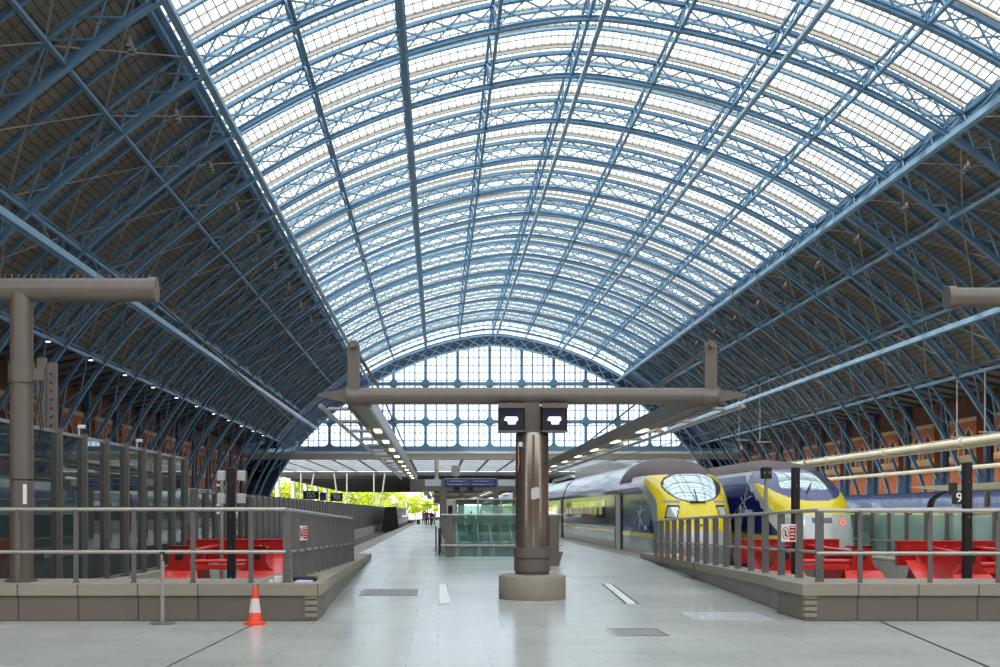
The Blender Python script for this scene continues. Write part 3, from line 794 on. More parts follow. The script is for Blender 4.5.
# ------------------------------------------------------------------ glass screens on the left
XG = -8.75
def fin_screen(y0, n, step, z0, z1, lab, w, glass_to, group=None):
    t = thing('glass_screen', lab, 'glass screen', (XG, y0, z0))
    f0 = None
    for i in range(n):
        y = y0+step*i
        if f0 is None:
            g = MB(); g.cbox(XG-w/2, XG+w/2, y-.05, y+.05, z0, z1, M['fin'], .008); g.box(XG-w/2-.02, XG+w/2+.02, y-.08, y+.08, z0, z0+.04, M['fin']); f0 = build('fin_post', g, t)
        else:
            c = f0.copy(); COL.objects.link(c); c.parent = t; c.location.y = step*i
    g0 = None
    for i in range(min(n-1, glass_to)):
        if g0 is None:
            g = MB(); g.box(XG-.012, XG+.012, y0+.06, y0+step-.06, z0+.1, z1-.12, M['glass_dark']); g0 = build('glass_pane', g, t)
        else:
            c = g0.copy(); COL.objects.link(c); c.parent = t; c.location.y = step*i
    g = MB(); g.box(XG-.04, XG+.04, y0, y0+step*(n-1), z1-.12, z1-.05, M['steel_r']); g.box(XG-.03, XG+.03, y0, y0+step*(n-1), z0+.05, z0+.1, M['steel_r']); build('cap_rail', g, t)
    return t
fin_screen(20.3, 12, 2.05, -.2, 3.52, 'tall glass screen with broad grey brown fins along the left track', .27, 50)
fin_screen(44.6, 99, 2.1, -.2, 2.42, 'long low glass screen of close set fins running away beside the left track', .30, 12)
g = MB(); g.box(XG+.2, XG+.28, 43, 300, -1.2, -.2, M['platform_wall']); g.box(XG-.3, XG+.28, 19.8, 43, -1.2, -.19, M['concrete']); struct('trim_6', g)
g = MB(); g.box(XG+.02, XG+.10, 58, 250, -.2, 2.3, M['fin']); struct('trim_7', g)
t = thing('inner_balustrade', 'pale green glass balustrade seen through the tall left screen', 'balustrade', (-13.5, 22, -.2))
f0 = None
for i in range(16):
    y = 22+2.6*i
    if f0 is None:
        g = MB(); g.cbox(-13.56, -13.44, y-.04, y+.04, -.2, 1.5, M['steel_r'], .008); f0 = build('post', g, t)
        g = MB(); g.box(-13.51, -13.49, y+.05, y+2.55, -.1, 1.35, M['teal']); g0 = build('glass_pane', g, t)
    else:
        for q in (f0, g0): c = q.copy(); COL.objects.link(c); c.parent = t; c.location.y = 2.6*i
g = MB(); g.tube((-13.5, 22, 1.52), (-13.5, 64, 1.52), .05, M['steel_r'], 8); build('top_rail', g, t)
t = thing('inner_train', 'pale passenger train beyond the tall left screen', 'train', (-19.0, 24, -1.2))
wi = 1.4
g = MB(); g.prism([(-20.4, -.9), (-20.4, 2.0), (-20.1, 2.5), (-19.4, 2.75), (-18.6, 2.75), (-17.9, 2.5), (-17.6, 2.0), (-17.6, -.9)], 'Y', 24, 90, M['train_lgrey']); g.box(-20.2, -17.8, 26, 88, -1.2, -.9, M['dkrubber']); build('body', g, t)
g = MB(); g.box(-17.6, -17.57, 26, 88, .9, 1.8, M['window_d']); build('window_band', g, t)
# cctv cameras
for (px, py, D, lab) in ((79, 431, 30.0, 'small white security camera on top of the tall screen, nearer one'), (137, 442, 36.0, 'small white security camera on top of the tall screen, farther one')):
    x, y, z = XG, F*8.75/(438-px), 3.52
    t = thing('security_camera', lab, 'security camera', (x, y, z))
    g = MB(); g.tube((x, y, z-.1), (x, y, z+.12), .02, M['white'], 8); g.tube((x, y, z+.12), (x+.08, y-.06, z+.16), .018, M['white'], 8); build('bracket', g, t)
    g = MB(); g.cbox(x-.03, x+.17, y-.06, y+.02, z+.12, z+.20, M['white'], .015); g.tube((x+.17, y-.02, z+.16), (x+.19, y-.02, z+.16), .025, M['black'], 10); build('housing', g, t)

# ------------------------------------------------------------------ T gantry with light arms
def t_gantry(xc, y, zb_, half, near=True, yend=74.0, label='', arms=True):
    t = thing('tee_gantry', label, 'gantry', (xc, y+.0, 0))
    br_ = .155
    b = MB()
    if near:
        b.tube((xc-half, y, zb_), (xc+half, y+.0, zb_), br_, M['steel_t'], 28)
        for s in (-1, 1): b.tube((xc+s*(half-.02), y, zb_), (xc+s*(half+.01), y, zb_), br_+.012, M['steel_t'], 28)
        for s in (-1, 1): b.tube((xc+s*(half-.03), y, zb_-.02), (xc+s*(half-.26), y, zb_-.02), br_+.006, M['steel_t'], 28)
    build('cross_beam', b, t, True)
    for s in (-1, 1):
        g = MB(); x0 = xc+s*half; x1 = xc+s*(half+.55)
        vs = [(x0, y-.10, zb_-.12), (x0, y+.10, zb_-.12), (x0, y+.10, zb_+.13), (x0, y-.10, zb_+.13), (x1, y-.03, zb_-.0), (x1, y+.03, zb_-.0), (x1, y+.03, zb_+.05), (x1, y-.03, zb_+.05)]
        g.add(vs, [(0, 1, 2, 3), (7, 6, 5, 4), (0, 4, 5, 1), (1, 5, 6, 2), (2, 6, 7, 3), (3, 7, 4, 0)], M['steel_t']); build('pointed_tip', g, t)
        xa = xc+s*(half-.12)
        g = MB(); n = 14
        pl = [(xa-.11, zb_), (xa+.11, zb_)]+[(xa+.11*math.cos(math.pi*i/n), zb_+.92+.11*math.sin(math.pi*i/n)) for i in range(n+1)]
        g.prism(pl, 'Y', y-.07, y+.07, M['steel_t']); build('upright', g, t)
        g = MB(); g.tube((xa, y-.07, zb_+.93), (xa, y-.22, zb_+.93), .055, M['steel_t'], 14); build('pin', g, t)
        g = MB(); g.tube((xa, y+.07, zb_+.92), (xa-s*.25, y+4, zb_+.60), .035, M['steel_t'], 10); g.tube((xa-s*.25, y+4, zb_+.60), (xa-s*.55, y+17, zb_-.15), .022, M['black'], 8); build('tie_rod', g, t)
        if arms:
            za = zb_-.12
            xi0, xi1 = xc+s*3.02, xc+s*3.36; xt = xc+s*3.92
            g = MB(); a_, b_ = sorted((xi0, xi1))
            g.box(a_, b_, y+.05, yend, za-.05, za+.14, M['fin']); g.box(a_-.05, a_, y+.05, yend, za-.10, za+.2, M['steel_t']); g.box(b_, b_+.05, y+.05, yend, za-.10, za+.2, M['steel_r'])
            build('light_box', g, t)
            g = MB(); g.tube((xt, y+.05, za-.05), (xt, yend, za-.05), .045, M['steel_r'], 10); build('edge_tube', g, t, True)
            yy = y+1.6; f0 = None
            while yy < yend-1:
                if f0 is None:
                    g = MB(); u, v = sorted((xi1, xt)); g.add([(u, yy-.16, za-.03), (v, yy-.16, za-.03), (v, yy+.16, za+.04), (u, yy+.16, za+.04), (u, yy-.16, za-.0), (v, yy-.16, za-.0), (v, yy+.16, za+.07), (u, yy+.16, za+.07)],
                        [(3, 2, 1, 0), (4, 5, 6, 7), (0, 1, 5, 4), (1, 2, 6, 5), (2, 3, 7, 6), (3, 0, 4, 7)], M['fin']); f0 = build('louvre_blade', g, t); ybase = yy
                else:
                    c = f0.copy(); COL.objects.link(c); c.parent = t; c.location.y = yy-ybase
                yy += 3.3
            yy = y+6.5; f0 = None
            while yy < yend-2:
                if f0 is None:
                    g = MB(); g.box(a_+.09, b_-.09, yy, yy+1.0, za-.085, za-.05, M['lampw']); f0 = build('lamp_tube', g, t); ybase = yy
                else:
                    c = f0.copy(); COL.objects.link(c); c.parent = t; c.location.y = yy-ybase
                yy += 4.6
    return t
GX, GY = 1.74, 23.0
t = t_gantry(GX, GY, 3.74, 3.42, True, 74, 'taupe steel T-shaped gantry on the round column in the middle of the concourse')
# column
g = MB(); g.lathe((GX, GY, 0), [(.30, .60), (.305, .62), (.305, 3.02), (.29, 3.06), (.26, 3.07)], M['steel_c'], 40); build('column_shaft', g, t, True, 'brushed steel round shaft')
g = MB(); g.box(GX-.14, GX+.14, GY-.10, GY+.14, 3.0, 3.72, M['steel_t']); build('neck', g, t)
g = MB()
g.lathe((GX, GY, 0), [(.30, .43), (.31, .46), (.31, .50), (.335, .51), (.335, .72), (.315, .73), (.315, .75), (.34, .76), (.34, .95), (.31, .96)], M['steel_t'], 40)
build('collar', g, t, True)
g = MB(); g.lathe((GX, GY, 0), [(.61, 0), (.62, .02), (.62, .40), (.60, .43), (.57, .445), (.36, .45)], M['conc_base'], 48); build('base', g, t, True, 'round concrete plinth')
g = MB(); g.box(GX-.022, GX+.022, GY-.325, GY-.30, .97, 3.0, M['chrome']); build('highlight_strip', g, t, False, 'polished strip put in as the shaft highlight')  # added bright strip forms the vertical highlight on the polished shaft
g = MB(); g.prism([(GX+.0, 1.82), (GX+.055, 1.84), (GX+.11, 1.86), (GX+.11, 2.04), (GX+.055, 2.06), (GX+.0, 2.04), (GX-.04, 2.02), (GX-.04, 1.84)], 'Y', GY-.335, GY-.29, M['train_lgrey']); build('badge_plate', g, t, False, 'pale six-sided plate')
g = MB(); pts = [(GX-.27+.025*math.sin(a), GY-.26, 2.6+.26*math.cos(a)) for a in [math.pi*i/10 for i in range(11)]]; g.path([(p[0]-.02, p[1]+.02, p[2]) for p in pts], .012, M['chrome'], 6); build('hand_grip', g, t)
g = MB(); g.box(GX-.262, GX-.20, GY-.29, GY-.2, 2.80, 2.88, M['white']); build('sticker', g, t)
# monitors
for s in (-1, 1):
    xm = GX+s*.385 if s < 0 else GX+.405
    t2 = thing('platform_monitor', 'dark boxed monitor with a pale picture hung %s the column neck under the beam' % ('left of' if s < 0 else 'right of'), 'monitor', (xm, GY-.05, 3.07))
    g = MB(); g.cbox(xm-.24, xm+.22, GY-.30, GY+.15, 3.08, 3.58, M['black'], .01); g.box(xm-.25, xm+.23, GY-.34, GY-.28, 3.50, 3.59, M['steel_t']); g.box(xm-.25, xm+.23, GY-.34, GY-.28, 3.06, 3.09, M['steel_t']); g.box(xm-.02, xm+.02, GY-.1, GY+.05, 3.55, 3.7, M['steel_t']); a_, b_ = sorted((xm-s*.2, GX+s*.141)); g.box(a_, b_, GY-.05, GY+.12, 3.1, 3.56, M['black']); build('housing', g, t2)
    g = MB(); g.box(xm-.23, xm+.21, GY-.315, GY-.30, 3.09, 3.50, M['screen']); sc_ = build('screen', g, t2)
    g = MB(); g.prism([(xm-.12, 3.34), (xm+.09, 3.34), (xm+.11, 3.28), (xm+.07, 3.25), (xm+.06, 3.20), (xm-.07, 3.20), (xm-.09, 3.26), (xm-.15, 3.27)], 'Y', GY-.32, GY-.315, M['picture']); build('picture', g, sc_)

# sign gantry farther along the platform
SY = 75.0
xs = lambda px: pxX(px, SY)
zs = lambda py: EYE+(512-py)*SY/F
t = thing('sign_gantry', 'grey portal beam on two posts carrying the blue direction signs', 'gantry', (xs(470), SY, 0))
g = MB(); g.cbox(xs(410), xs(532), SY-.12, SY+.25, zs(491), zs(479.5), M['fin'], .02); build('cross_beam', g, t)
for px, w in ((443, .22), (496, .16), (516, .2)):
    g = MB(); g.cbox(xs(px)-w, xs(px)+w, SY-.1, SY+.2, 0, zs(490), M['fin'], .02); build('post', g, t)
for a, b in ((425, 441), (498, 515)):
    g = MB(); g.box(xs(a), xs(b), SY-.15, SY-.12, zs(486), zs(479.5), M['train_lgrey']); build('blank_panel', g, t)
for k, (a, b, tx1, tx2) in enumerate(((444.5, 469.5, '\u2190 Coach Numbers 1', '\u2191 Coach Numbers 2-10'), (470.8, 496, 'Coach Numbers 1 \u2192', 'Coach Numbers 2-10 \u2191'))):
    t = thing('direction_sign', 'blue direction sign with white lettering, %s panel on the portal beam' % ('left' if k == 0 else 'right'), 'sign', (xs((a+b)/2), SY-.2, zs(486)))
    g = MB(); g.cbox(xs(a), xs(b), SY-.28, SY-.15, zs(486.6), zs(479), M['sign_blue'], .01); g.box(xs(a)-.02, xs(b)+.02, SY-.27, SY-.16, zs(479), zs(479)+.03, M['train_lgrey']); build('panel', g, t)
    txt('lettering', tx1, .14, (xs((a+b)/2), SY-.285, zs(481.2)), M['white'], t); txt('lettering', tx2, .14, (xs((a+b)/2), SY-.285, zs(484.4)), M['white'], t)
for k, px in enumerate((456.5, 470)):
    t = thing('clock_display', 'small black display hung under the %s blue sign' % ('left' if k == 0 else 'right'), 'display', (xs(px), SY, zs(490)))
    g = MB(); g.cbox(xs(px-3), xs(px+3), SY-.2, SY-.02, zs(491), zs(487), M['black'], .01); build('housing', g, t)
    g = MB(); g.box(xs(px-2.3), xs(px+2.3), SY-.21, SY-.2, zs(490.3), zs(487.8), M['screen']); build('screen', g, t)
x0 = xs(456)
# hanging lamp head above the signs
t = thing('pole_camera', 'pale boxy camera housing on a short post above the blue signs', 'camera', (xs(456), SY, zs(479)))
g = MB(); g.cbox(xs(451.5), xs(460), SY-.3, SY+.2, zs(476), zs(465.5), M['concrete'], .05); build('housing', g, t)
g = MB(); g.tube((xs(456), SY, zs(480)), (xs(456), SY, zs(475)), .1, M['concrete'], 10); build('stem', g, t)
t = thing('short_mast', 'pale cylinder mast on the portal beam left of the blue signs', 'mast', (xs(436.5), SY, zs(479)))
g = MB(); g.tube((xs(436.5), SY, zs(480)), (xs(436.5), SY, zs(458)), .12, M['cream'], 14); build('mast_tube', g, t, True)
g = MB(); g.tube((xs(436.5), SY, zs(480)), (xs(436.5), SY, zs(478)), .17, M['cream'], 14); build('mast_foot', g, t, True)

# farther gantries over the platform
for yy, ye, lab in ((126, 165, 'farther T-shaped gantry over the platform beyond the blue signs'), (172, 215, 'farthest T-shaped gantry over the platform near the end screen')):
    t = t_gantry(GX+.6, yy, 3.9, 3.42, True, ye, lab)
    g = MB(); g.lathe((GX+.6, yy, 0), [(.6, 0), (.6, .3), (.32, .32), (.32, 3.0), (.2, 3.05), (.2, 3.8)], M['steel_t'], 20); build('column_shaft', g, t, True)

# ------------------------------------------------------------------ pipe gantries at the two edges
yp = 18.95
xp = pxX(21.5, yp)
zp = EYE+(512-290)*yp/F
t = thing('pipe_gantry', 'big grey pipe gantry with round post at the left edge', 'gantry', (xp, yp, .54))
g = MB(); g.tube((-10.5, yp, zp), (pxX(152, yp), yp, zp), .178, M['steel_t'], 28); build('cross_pipe', g, t, True)
g = MB(); g.tube((pxX(150, yp), yp, zp), (pxX(157, yp), yp, zp), .195, M['steel_t'], 28); build('end_cap', g, t, True)
g = MB(); g.tube((xp, yp, .54), (xp, yp, zp), .172, M['steel_t'], 28); g.tube((xp, yp, 2.08), (xp, yp, 2.10), .178, M['black'], 28); g.tube((xp, yp, .54), (xp, yp, .58), .24, M['steel_t'], 28); build('post', g, t, True)
g = MB(); g.tube((xp, yp, zp-1.42), (xp, yp, zp-1.12), .20, M['steel_t'], 28); g.box(xp+.18, xp+.34, yp-.05, yp+.05, zp-1.38, zp-1.2, M['steel_t']); build('clamp', g, t, True)
g = MB(); g.box(xp-.012+.09, xp+.045+.09, yp-.175, yp-.16, 1.72, 2.02, M['white']); build('notice', g, t)
g = MB(); z = zp+.20
for i in range(60):
    xx = -10.3+i*.1
    if xx < pxX(150, yp): g.tube((xx, yp, z-.03), (xx+.03, yp-.05, z+.04), .004, M['steel_r'], 4); g.tube((xx, yp, z-.03), (xx-.02, yp+.05, z+.04), .004, M['steel_r'], 4)
build('bird_spikes', g, t)
g = MB(); g.tube((pxX(156, yp), yp+.1, zp-.15), (-4.55, 40, 4.35), .022, M['black'], 8); build('tie_rod', g, t)
# the pair of perforated posts beside the left pipe post
for px in (42, 52.5):
    x = pxX(px, 32.0)
    t = thing('slotted_post', 'dark slotted steel upright behind the tall glass screen, %s of the pair' % ('left' if px < 45 else 'right'), 'post', (x, 32, -.2))
    g = MB(); g.cbox(x-.11, x+.11, 31.9, 32.1, -.2, EYE+(512-(358 if px < 45 else 363))*32/F, M['fin'], .01); build('upright', g, t)
    g = MB(); [g.tube((x, 31.9, 3.6+.22*k), (x, 31.88, 3.6+.22*k), .035, M['black'], 8) for k in range(8)]; build('bolt', g, t)
g = MB(); pts = [(xp+.24+.02*math.sin(i*1.3), yp+.1, zp-1.3-.13*i) for i in range(10)]; g.path(pts, .012, M['black'], 6); g.path([(p[0]+.04, p[1], p[2]) for p in pts], .01, M['black'], 6)
tag(build('hanging_cable', g), 'black cables hanging beside the left pipe post below its clamp', 'cable')
xr = pxX(953, yp); zr_ = EYE+(512-297.5)*yp/F
t = thing('pipe_gantry', 'big grey pipe with round end cap reaching in at the right edge', 'gantry', (9.6, yp, .54))
g = MB(); g.tube((xr, yp, zr_), (12.5, yp, zr_), .148, M['steel_t'], 28); build('cross_pipe', g, t, True)
g = MB(); g.tube((xr-.1, yp, zr_), (xr+.02, yp, zr_), .172, M['steel_t'], 28); build('end_cap', g, t, True)
g = MB(); g.tube((9.6, yp, .54), (9.6, yp, zr_), .16, M['steel_t'], 24); g.tube((9.6, yp, .54), (9.6, yp, .58), .24, M['steel_t'], 24); build('post', g, t, True)

# ------------------------------------------------------------------ moving-walkway well
t = thing('well_balustrade', 'glass balustrade with grey rails around the walkway well behind the column', 'balustrade', (2.3, 44, 0))
for (a, b, lean) in ((443, 452.5, 1), (552, 560, -1)):
    Y = 44.0; xa, xb = pxX(a, Y), pxX(b, Y)
    g = MB(); vs = [(xa+.12*lean, Y, 0), (xb+.06*lean, Y, 0), (xb, Y, 1.5), (xa, Y, 1.5)]
    g.prism([(v[0], v[2]) for v in vs], 'Y', Y-.05, Y+.05, M['fin']); build('end_post', g, t)
xa, xb = pxX(441, 44), pxX(562, 44)
for z, r, nm in ((1.5, .035, 'top_rail'), (.42, .035, 'lower_rail')):
    g = MB(); g.tube((xa, 43.9, z), (xb, 43.9, z), r, M['steel_r'], 10); g.tube((xa+.1, 43.9, z), (xa+.1, 62, z), r, M['steel_r'], 10); g.tube((xb-.1, 43.9, z), (xb-.1, 62, z), r, M['steel_r'], 10); build(nm, g, t, True)
g = MB(); g.box(pxX(452.5, 44), pxX(473.6, 44), 44.05, 44.07, .02, 1.46, M['glass_side']); build('glass_pane', g, t)
g = MB(); g.box(pxX(474.2, 44), pxX(551, 44), 44.05, 44.07, .02, 1.46, M['glass_side']); build('glass_pane', g, t)
for xx in (HX0-.05, HX1+.05):
    g = MB(); g.box(xx-.01, xx+.01, 44.2, 61.5, .02, 1.46, M['glass_side']); build('glass_pane', g, t)
g = MB(); g.box(pxX(474, 44)-.02, pxX(474, 44)+.02, 44.0, 44.1, 0, 1.48, M['bar_flat']); build('middle_post', g, t)
g = MB()
g.box(HX0-.3, HX0, HY0-.3, HY1, -5.2, 0-.01, M['platform_wall']); g.box(HX1, HX1+.3, HY0-.3, HY1, -5.2, -.01, M['platform_wall'])
g.box(HX0, HX1, HY0-.3, HY0, -5.2, -.01, M['platform_wall']); g.box(HX0, HX1, HY0, HY1, -5.4, -5.2, M['concrete'])
struct('trim_8', g)
def walkway(x0, x1, lab):
    t = thing('moving_walkway', lab, 'moving walkway', ((x0+x1)/2, 62, 0), 'moving walkways in the well')
    y0, y1, z0, z1 = 46.0, 61.5, -3.4, .02
    g = MB(); g.add([(x0, y0, z0), (x1, y0, z0), (x1, y1, z1), (x0, y1, z1), (x0, y0, z0-.3), (x1, y0, z0-.3), (x1, y1, z1-.3), (x0, y1, z1-.3)], [(0, 1, 2, 3), (7, 6, 5, 4), (0, 4, 5, 1), (1, 5, 6, 2), (2, 6, 7, 3), (3, 7, 4, 0)], M['bar_flat']); build('tread_belt', g, t)
    for x in (x0, x1):
        g = MB(); g.prism([(y0, z0), (y1, z1), (y1+.5, z1+.1), (y1+.5, z1+.85), (y1, z1+.95), (y0, z0+.95)], 'X', x-.012, x+.012, M['teal']); build('side_glass', g, t)
        g = MB(); g.path([(x, y0, z0+.98), (x, y1, z1+.98), (x, y1+.5, z1+.88), (x, y1+.6, z1+.5)], .04, M['chrome'], 8); build('handrail', g, t)
        g = MB(); g.beam((x, y0, z0+.05), (x, y1, z1+.05), .16, .12, M['chrome']); build('skirt', g, t)
walkway(.9, 1.9, 'inclined moving walkway going down in the well, left one'); walkway(2.5, 3.5, 'inclined moving walkway going down in the well, right one')
# glass enclosure behind the well
t = thing('glass_enclosure', 'teal tinted glass enclosure with pale top rail behind the walkway well', 'glass enclosure', (2.8, 64, 0))
Y = 64; xa, xb = pxX(455, Y), pxX(548, Y)
g = MB(); g.box(xa, xb, Y, Y+.04, 1.0, 1.92, M['teal']); build('tinted_pane', g, t)
g = MB(); g.box(xa, xb, Y, Y+.02, 1.98, 2.22, M['glass_side']); g.box(xa, xb, Y, Y+.03, .1, .96, M['glass_side']); build('clear_pane', g, t)
g = MB(); g.tube((xa, Y, 2.25), (xb, Y, 2.25), .035, M['steel_r'], 8); build('top_rail', g, t)
for px in (455, 478, 501, 524, 548):
    g = MB(); g.box(pxX(px, Y)-.04, pxX(px, Y)+.04, Y-.04, Y+.06, 0, 2.25, M['steel_r']); build('post', g, t)
# litter bin / machine cabinets behind
t = thing('ticket_cabinet', 'pale upright cabinet behind the left end post of the well', 'cabinet', (pxX(450, 68), 68, 0))
g = MB(); g.cbox(pxX(446.5, 68), pxX(454, 68), 67.8, 68.4, 0, 2.3, M['cream'], .03); build('body', g, t)
g = MB(); g.box(pxX(448, 68), pxX(452.5, 68), 67.78, 67.8, 1.4, 1.95, M['screen']); build('display', g, t)
# two cabinets right of the column
Y = 37.0
t = thing('leaning_cabinet', 'grey tapered cabinet behind the column on the right', 'cabinet', (pxX(556, Y), Y, 0))
g = MB(); xa, xb = pxX(549, Y), pxX(562.5, Y); g.prism([(xa, 0), (xb-.12, 0), (xb, .42), (xa, .42)], 'Y', Y-.2, Y+.2, M['fin']); build('foot', g, t)
g = MB(); g.cbox(pxX(549, Y), pxX(557.5, Y), Y-.12, Y+.15, .42, 1.5, M['fin'], .02); build('cabinet_body', g, t)

# ------------------------------------------------------------------ barrier post and cone etc.
x, y = pxX(162.5, 17.75), 17.75
t = thing('barrier_post', 'steel queue barrier post on a round foot before the left kerb', 'barrier post', (x, y, 0))
g = MB(); g.lathe((x, y, 0), [(.175, 0), (.175, .012), (.16, .022), (.04, .03)], M['bar_flat'], 28); build('foot', g, t, True)
g = MB(); g.tube((x, y, .02), (x, y, .93), .03, M['steel_r'], 20); build('tube', g, t, True)
g = MB(); g.lathe((x, y, .9), [(.034, 0), (.034, .10), (.03, .13), (.02, .135)], M['black'], 20); g.box(x-.018, x+.018, y-.045, y-.02, .905, 1.0, M['chrome']); build('belt_head', g, t, True)
x, y = pxX(255, 17.7), 17.7
t = thing('traffic_cone', 'orange traffic cone with a white band before the left kerb', 'traffic cone', (x, y, 0))
g = MB()
g.lathe((x, y, 0), [(.155, 0), (.16, .012), (.155, .03), (.115, .042), (.112, .05)], M['orange'], 24); build('base', g, t, True)
def cr(z): return .100-(z-.05)*(.100-.034)/.47
g = MB(); g.lathe((x, y, 0), [(cr(.05), .05), (cr(.17), .17), (cr(.17)-.001, .171), (cr(.37), .37), (cr(.52), .52), (cr(.52)-.006, .545), (.018, .548)], M['orange'], 24); build('cone_body', g, t, True)
g = MB(); g.lathe((x, y, 0), [(cr(.17)+.0025, .17), (cr(.37)+.0025, .37)], M['refl'], 24); build('reflective_band', g, t, True)
# things lying on the left kerb
t = thing('black_folder', 'black folder lying on the left kerb beside the bar fence', 'folder', (-2.05, 19.3, .54))
g = MB(); g.cbox(-2.22, -1.86, 19.0, 19.28, .545, .60, M['black'], .015); build('cover', g, t); g = MB(); g.box(-2.2, -1.88, 19.01, 19.27, .60, .606, M['dkrubber']); build('flap', g, t)
g = MB(); g.cbox(-2.14, -1.90, 18.6, 18.9, .541, .565, M['paper'], .004); g.beam((-2.10, 18.7, .57), (-1.98, 18.72, .57), .2, .006, M['paper']); tag(build('paper_stack', g), 'pale blue papers lying on the left kerb before the black folder', 'papers')
g = MB(); g.cbox(-2.48, -2.36, 18.8, 18.9, .54, .63, M['white'], .01); g.cbox(-2.56, -2.5, 18.8, 18.88, .54, .575, M['white'], .008); tag(build('white_carton', g), 'small white carton standing on the left kerb behind the railing', 'carton')
g = MB()
for (px, c, w) in ((655, 'orange', .14), (662, 'yellow', .10), (668, 'red_b', .13), (672, 'white', .08), (677, 'orange', .12)):
    Y = 37.5; z = .29; xx = pxX(px, Y-.6)+.12; g.lathe((xx, Y-.9, z), [(w, 0), (w*.9, .03), (w*.6, .05), (w*.2, .09)], M[c], 9)
tag(build('litter_heap', g), 'small heap of orange, yellow and red cloths at the far end of the right kerb', 'cloths')
g = MB(); g.cbox(pxX(343, 33.5), pxX(358, 33.5), 33.3, 33.6, .315, .36, M['tan'], .01); g.cbox(pxX(345, 33.5), pxX(352, 33.5), 33.3, 33.5, .36, .39, M['orange'], .01); tag(build('timber_block', g), 'small tan timber block at the far end of the left bar fence', 'timber')

# ------------------------------------------------------------------ trains
def interp(tab, z):
    if z <= tab[0][0]: return tab[0][1]
    for (a, b), (c, d) in zip(tab[:-1], tab[1:]):
        if z <= c:
            t = (z-a)/(c-a); return b+(d-b)*t
    return tab[-1][1]
def smooth_tab(tab, n=12):
    P = [(2*tab[0][0]-tab[1][0], 2*tab[0][1]-tab[1][1])]+list(tab)+[(2*tab[-1][0]-tab[-2][0], 2*tab[-1][1]-tab[-2][1])]
    out = []
    for i in range(1, len(P)-2):
        (x0, y0), (x1, y1), (x2, y2), (x3, y3) = P[i-1:i+3]
        m1 = (y2-y0)/(x2-x0)*(x2-x1); m2 = (y3-y1)/(x3-x1)*(x2-x1)
        for j in range(n):
            t = j/n; out.append((x1+(x2-x1)*t, (2*t**3-3*t*t+1)*y1+(t**3-2*t*t+t)*m1+(-2*t**3+3*t*t)*y2+(t**3-t*t)*m2))
    out.append(tab[-1]); return out
def section(W, zt, zs_, e=2.3, zbot=-.95):
    """half width as a function of height"""
    def w(z):
        if z >= zt: return 0.0
        if z > zs_: return W*(1-((z-zs_)/(zt-zs_))**e)**(1/e)
        if z < .2: return W*(1-.10*((.2-z)/1.15)**2)
        return W
    return w
SIDED = ('headlight', 'headlight_rim', 'vent_panel', 'lamp_cluster', 'tail_lamp')
def nose_train(xc, ytip, w, zt, gtab, L, region, LEN, mats, root, nz=170, nv=150):
    """shell of the leading cab; region(s, x, z) names the part each face belongs to"""
    g = smooth_tab(gtab)
    zl_ = []
    zb0 = -.95
    for i in range(nz+1):
        t = i/nz
        zl_.append(zb0+(zt-zb0)*(math.sin(t*math.pi/2)**.85 if t > 0 else 0))
    vs = {}
    rows = []
    for z in zl_:
        W = w(z); gs = interp(g, z); row = []
        for j in range(nv+1):
            v = -1+2*j/nv; a = abs(v); sg = -1 if v < 0 else 1
            # a in [0,.6]: rounded front, a in [.6,1]: straight side
            if a <= .62:
                th = a/.62*math.pi/2
                sx = math.sin(th)**(2/2.5); sy = 1-math.cos(th)**(2/2.5)
                x = W*sx*sg; s = gs+L*sy
            else:
                x = W*sg; s = gs+L+(LEN-gs-L)*((a-.62)/.38)
            row.append((x, s, z))
        rows.append(row)
    parts = {}; made = {}
    for i in range(nz):
        for j in range(nv):
            q = [rows[i][j], rows[i][j+1], rows[i+1][j+1], rows[i+1][j]]
            cx = sum(p[0] for p in q)/4; cs = sum(p[1] for p in q)/4; cz = sum(p[2] for p in q)/4
            r = region(cs, cx, cz)
            if r in SIDED: r += '|L' if cx < 0 else '|R'
            parts.setdefault(r, []).append((i, j))
    for r, fl_ in parts.items():
        mb = MB(); idx = {}; fs = []; V = []
        for (i, j) in fl_:
            f = []
            for (a, b) in ((i, j), (i, j+1), (i+1, j+1), (i+1, j)):
                if (a, b) not in idx:
                    idx[(a, b)] = len(V); p = rows[a][b]; V.append((xc+p[0], ytip+p[1], p[2]))
                f.append(idx[(a, b)])
            fs.append(tuple(f))
        nm = r.split('|')[0]; mb.add(V, fs, mats[nm]); made[r] = (nm, mb)
    pend = []
    for r, (nm, mb) in made.items():
        if nm in ('headlight', 'tail_lamp'): pend.append((r, nm, mb)); continue
        made[r] = build(nm, mb, root, True, sharp=60)
    for r, nm, mb in pend:
        host = made.get(('headlight_rim' if nm == 'headlight' else 'lamp_cluster')+'|'+r.split('|')[1])
        build(nm, mb, host or root, True, sharp=60)
def car_body(root, xc, y0, y1, w, zt, bands, name='car_body'):
    """straight coach body; bands: list of (z0, z1, material)"""
    mb = MB()
    zs2 = sorted(set([-.95, zt]+[b[0] for b in bands]+[zt-(zt-2.2)*(1-math.sin(i/14*math.pi/2)) for i in range(14)]))
    zs2 = [z for z in zs2 if -.95 <= z <= zt]
    for s in (-1, 1):
        for a, b in zip(zs2[:-1], zs2[1:]):
            m = bands[-1][2]
            for (z0, z1, mm) in bands:
                if z0-1e-6 <= (a+b)/2 < z1: m = mm; break
            mb.add([(xc+s*w(a), y0, a), (xc+s*w(a), y1, a), (xc+s*w(b), y1, b), (xc+s*w(b), y0, b)], [(0, 1, 2, 3)], m)
    for y in (y0, y1):
        poly = [(xc-w(z), z) for z in zs2]+[(xc+w(z), z) for z in zs2[::-1][1:]]
        mb.add([(p[0], y, p[1]) for p in poly], [tuple(range(len(poly)))], M['dkrubber'])
    return build(name, mb, root, True, sharp=35)

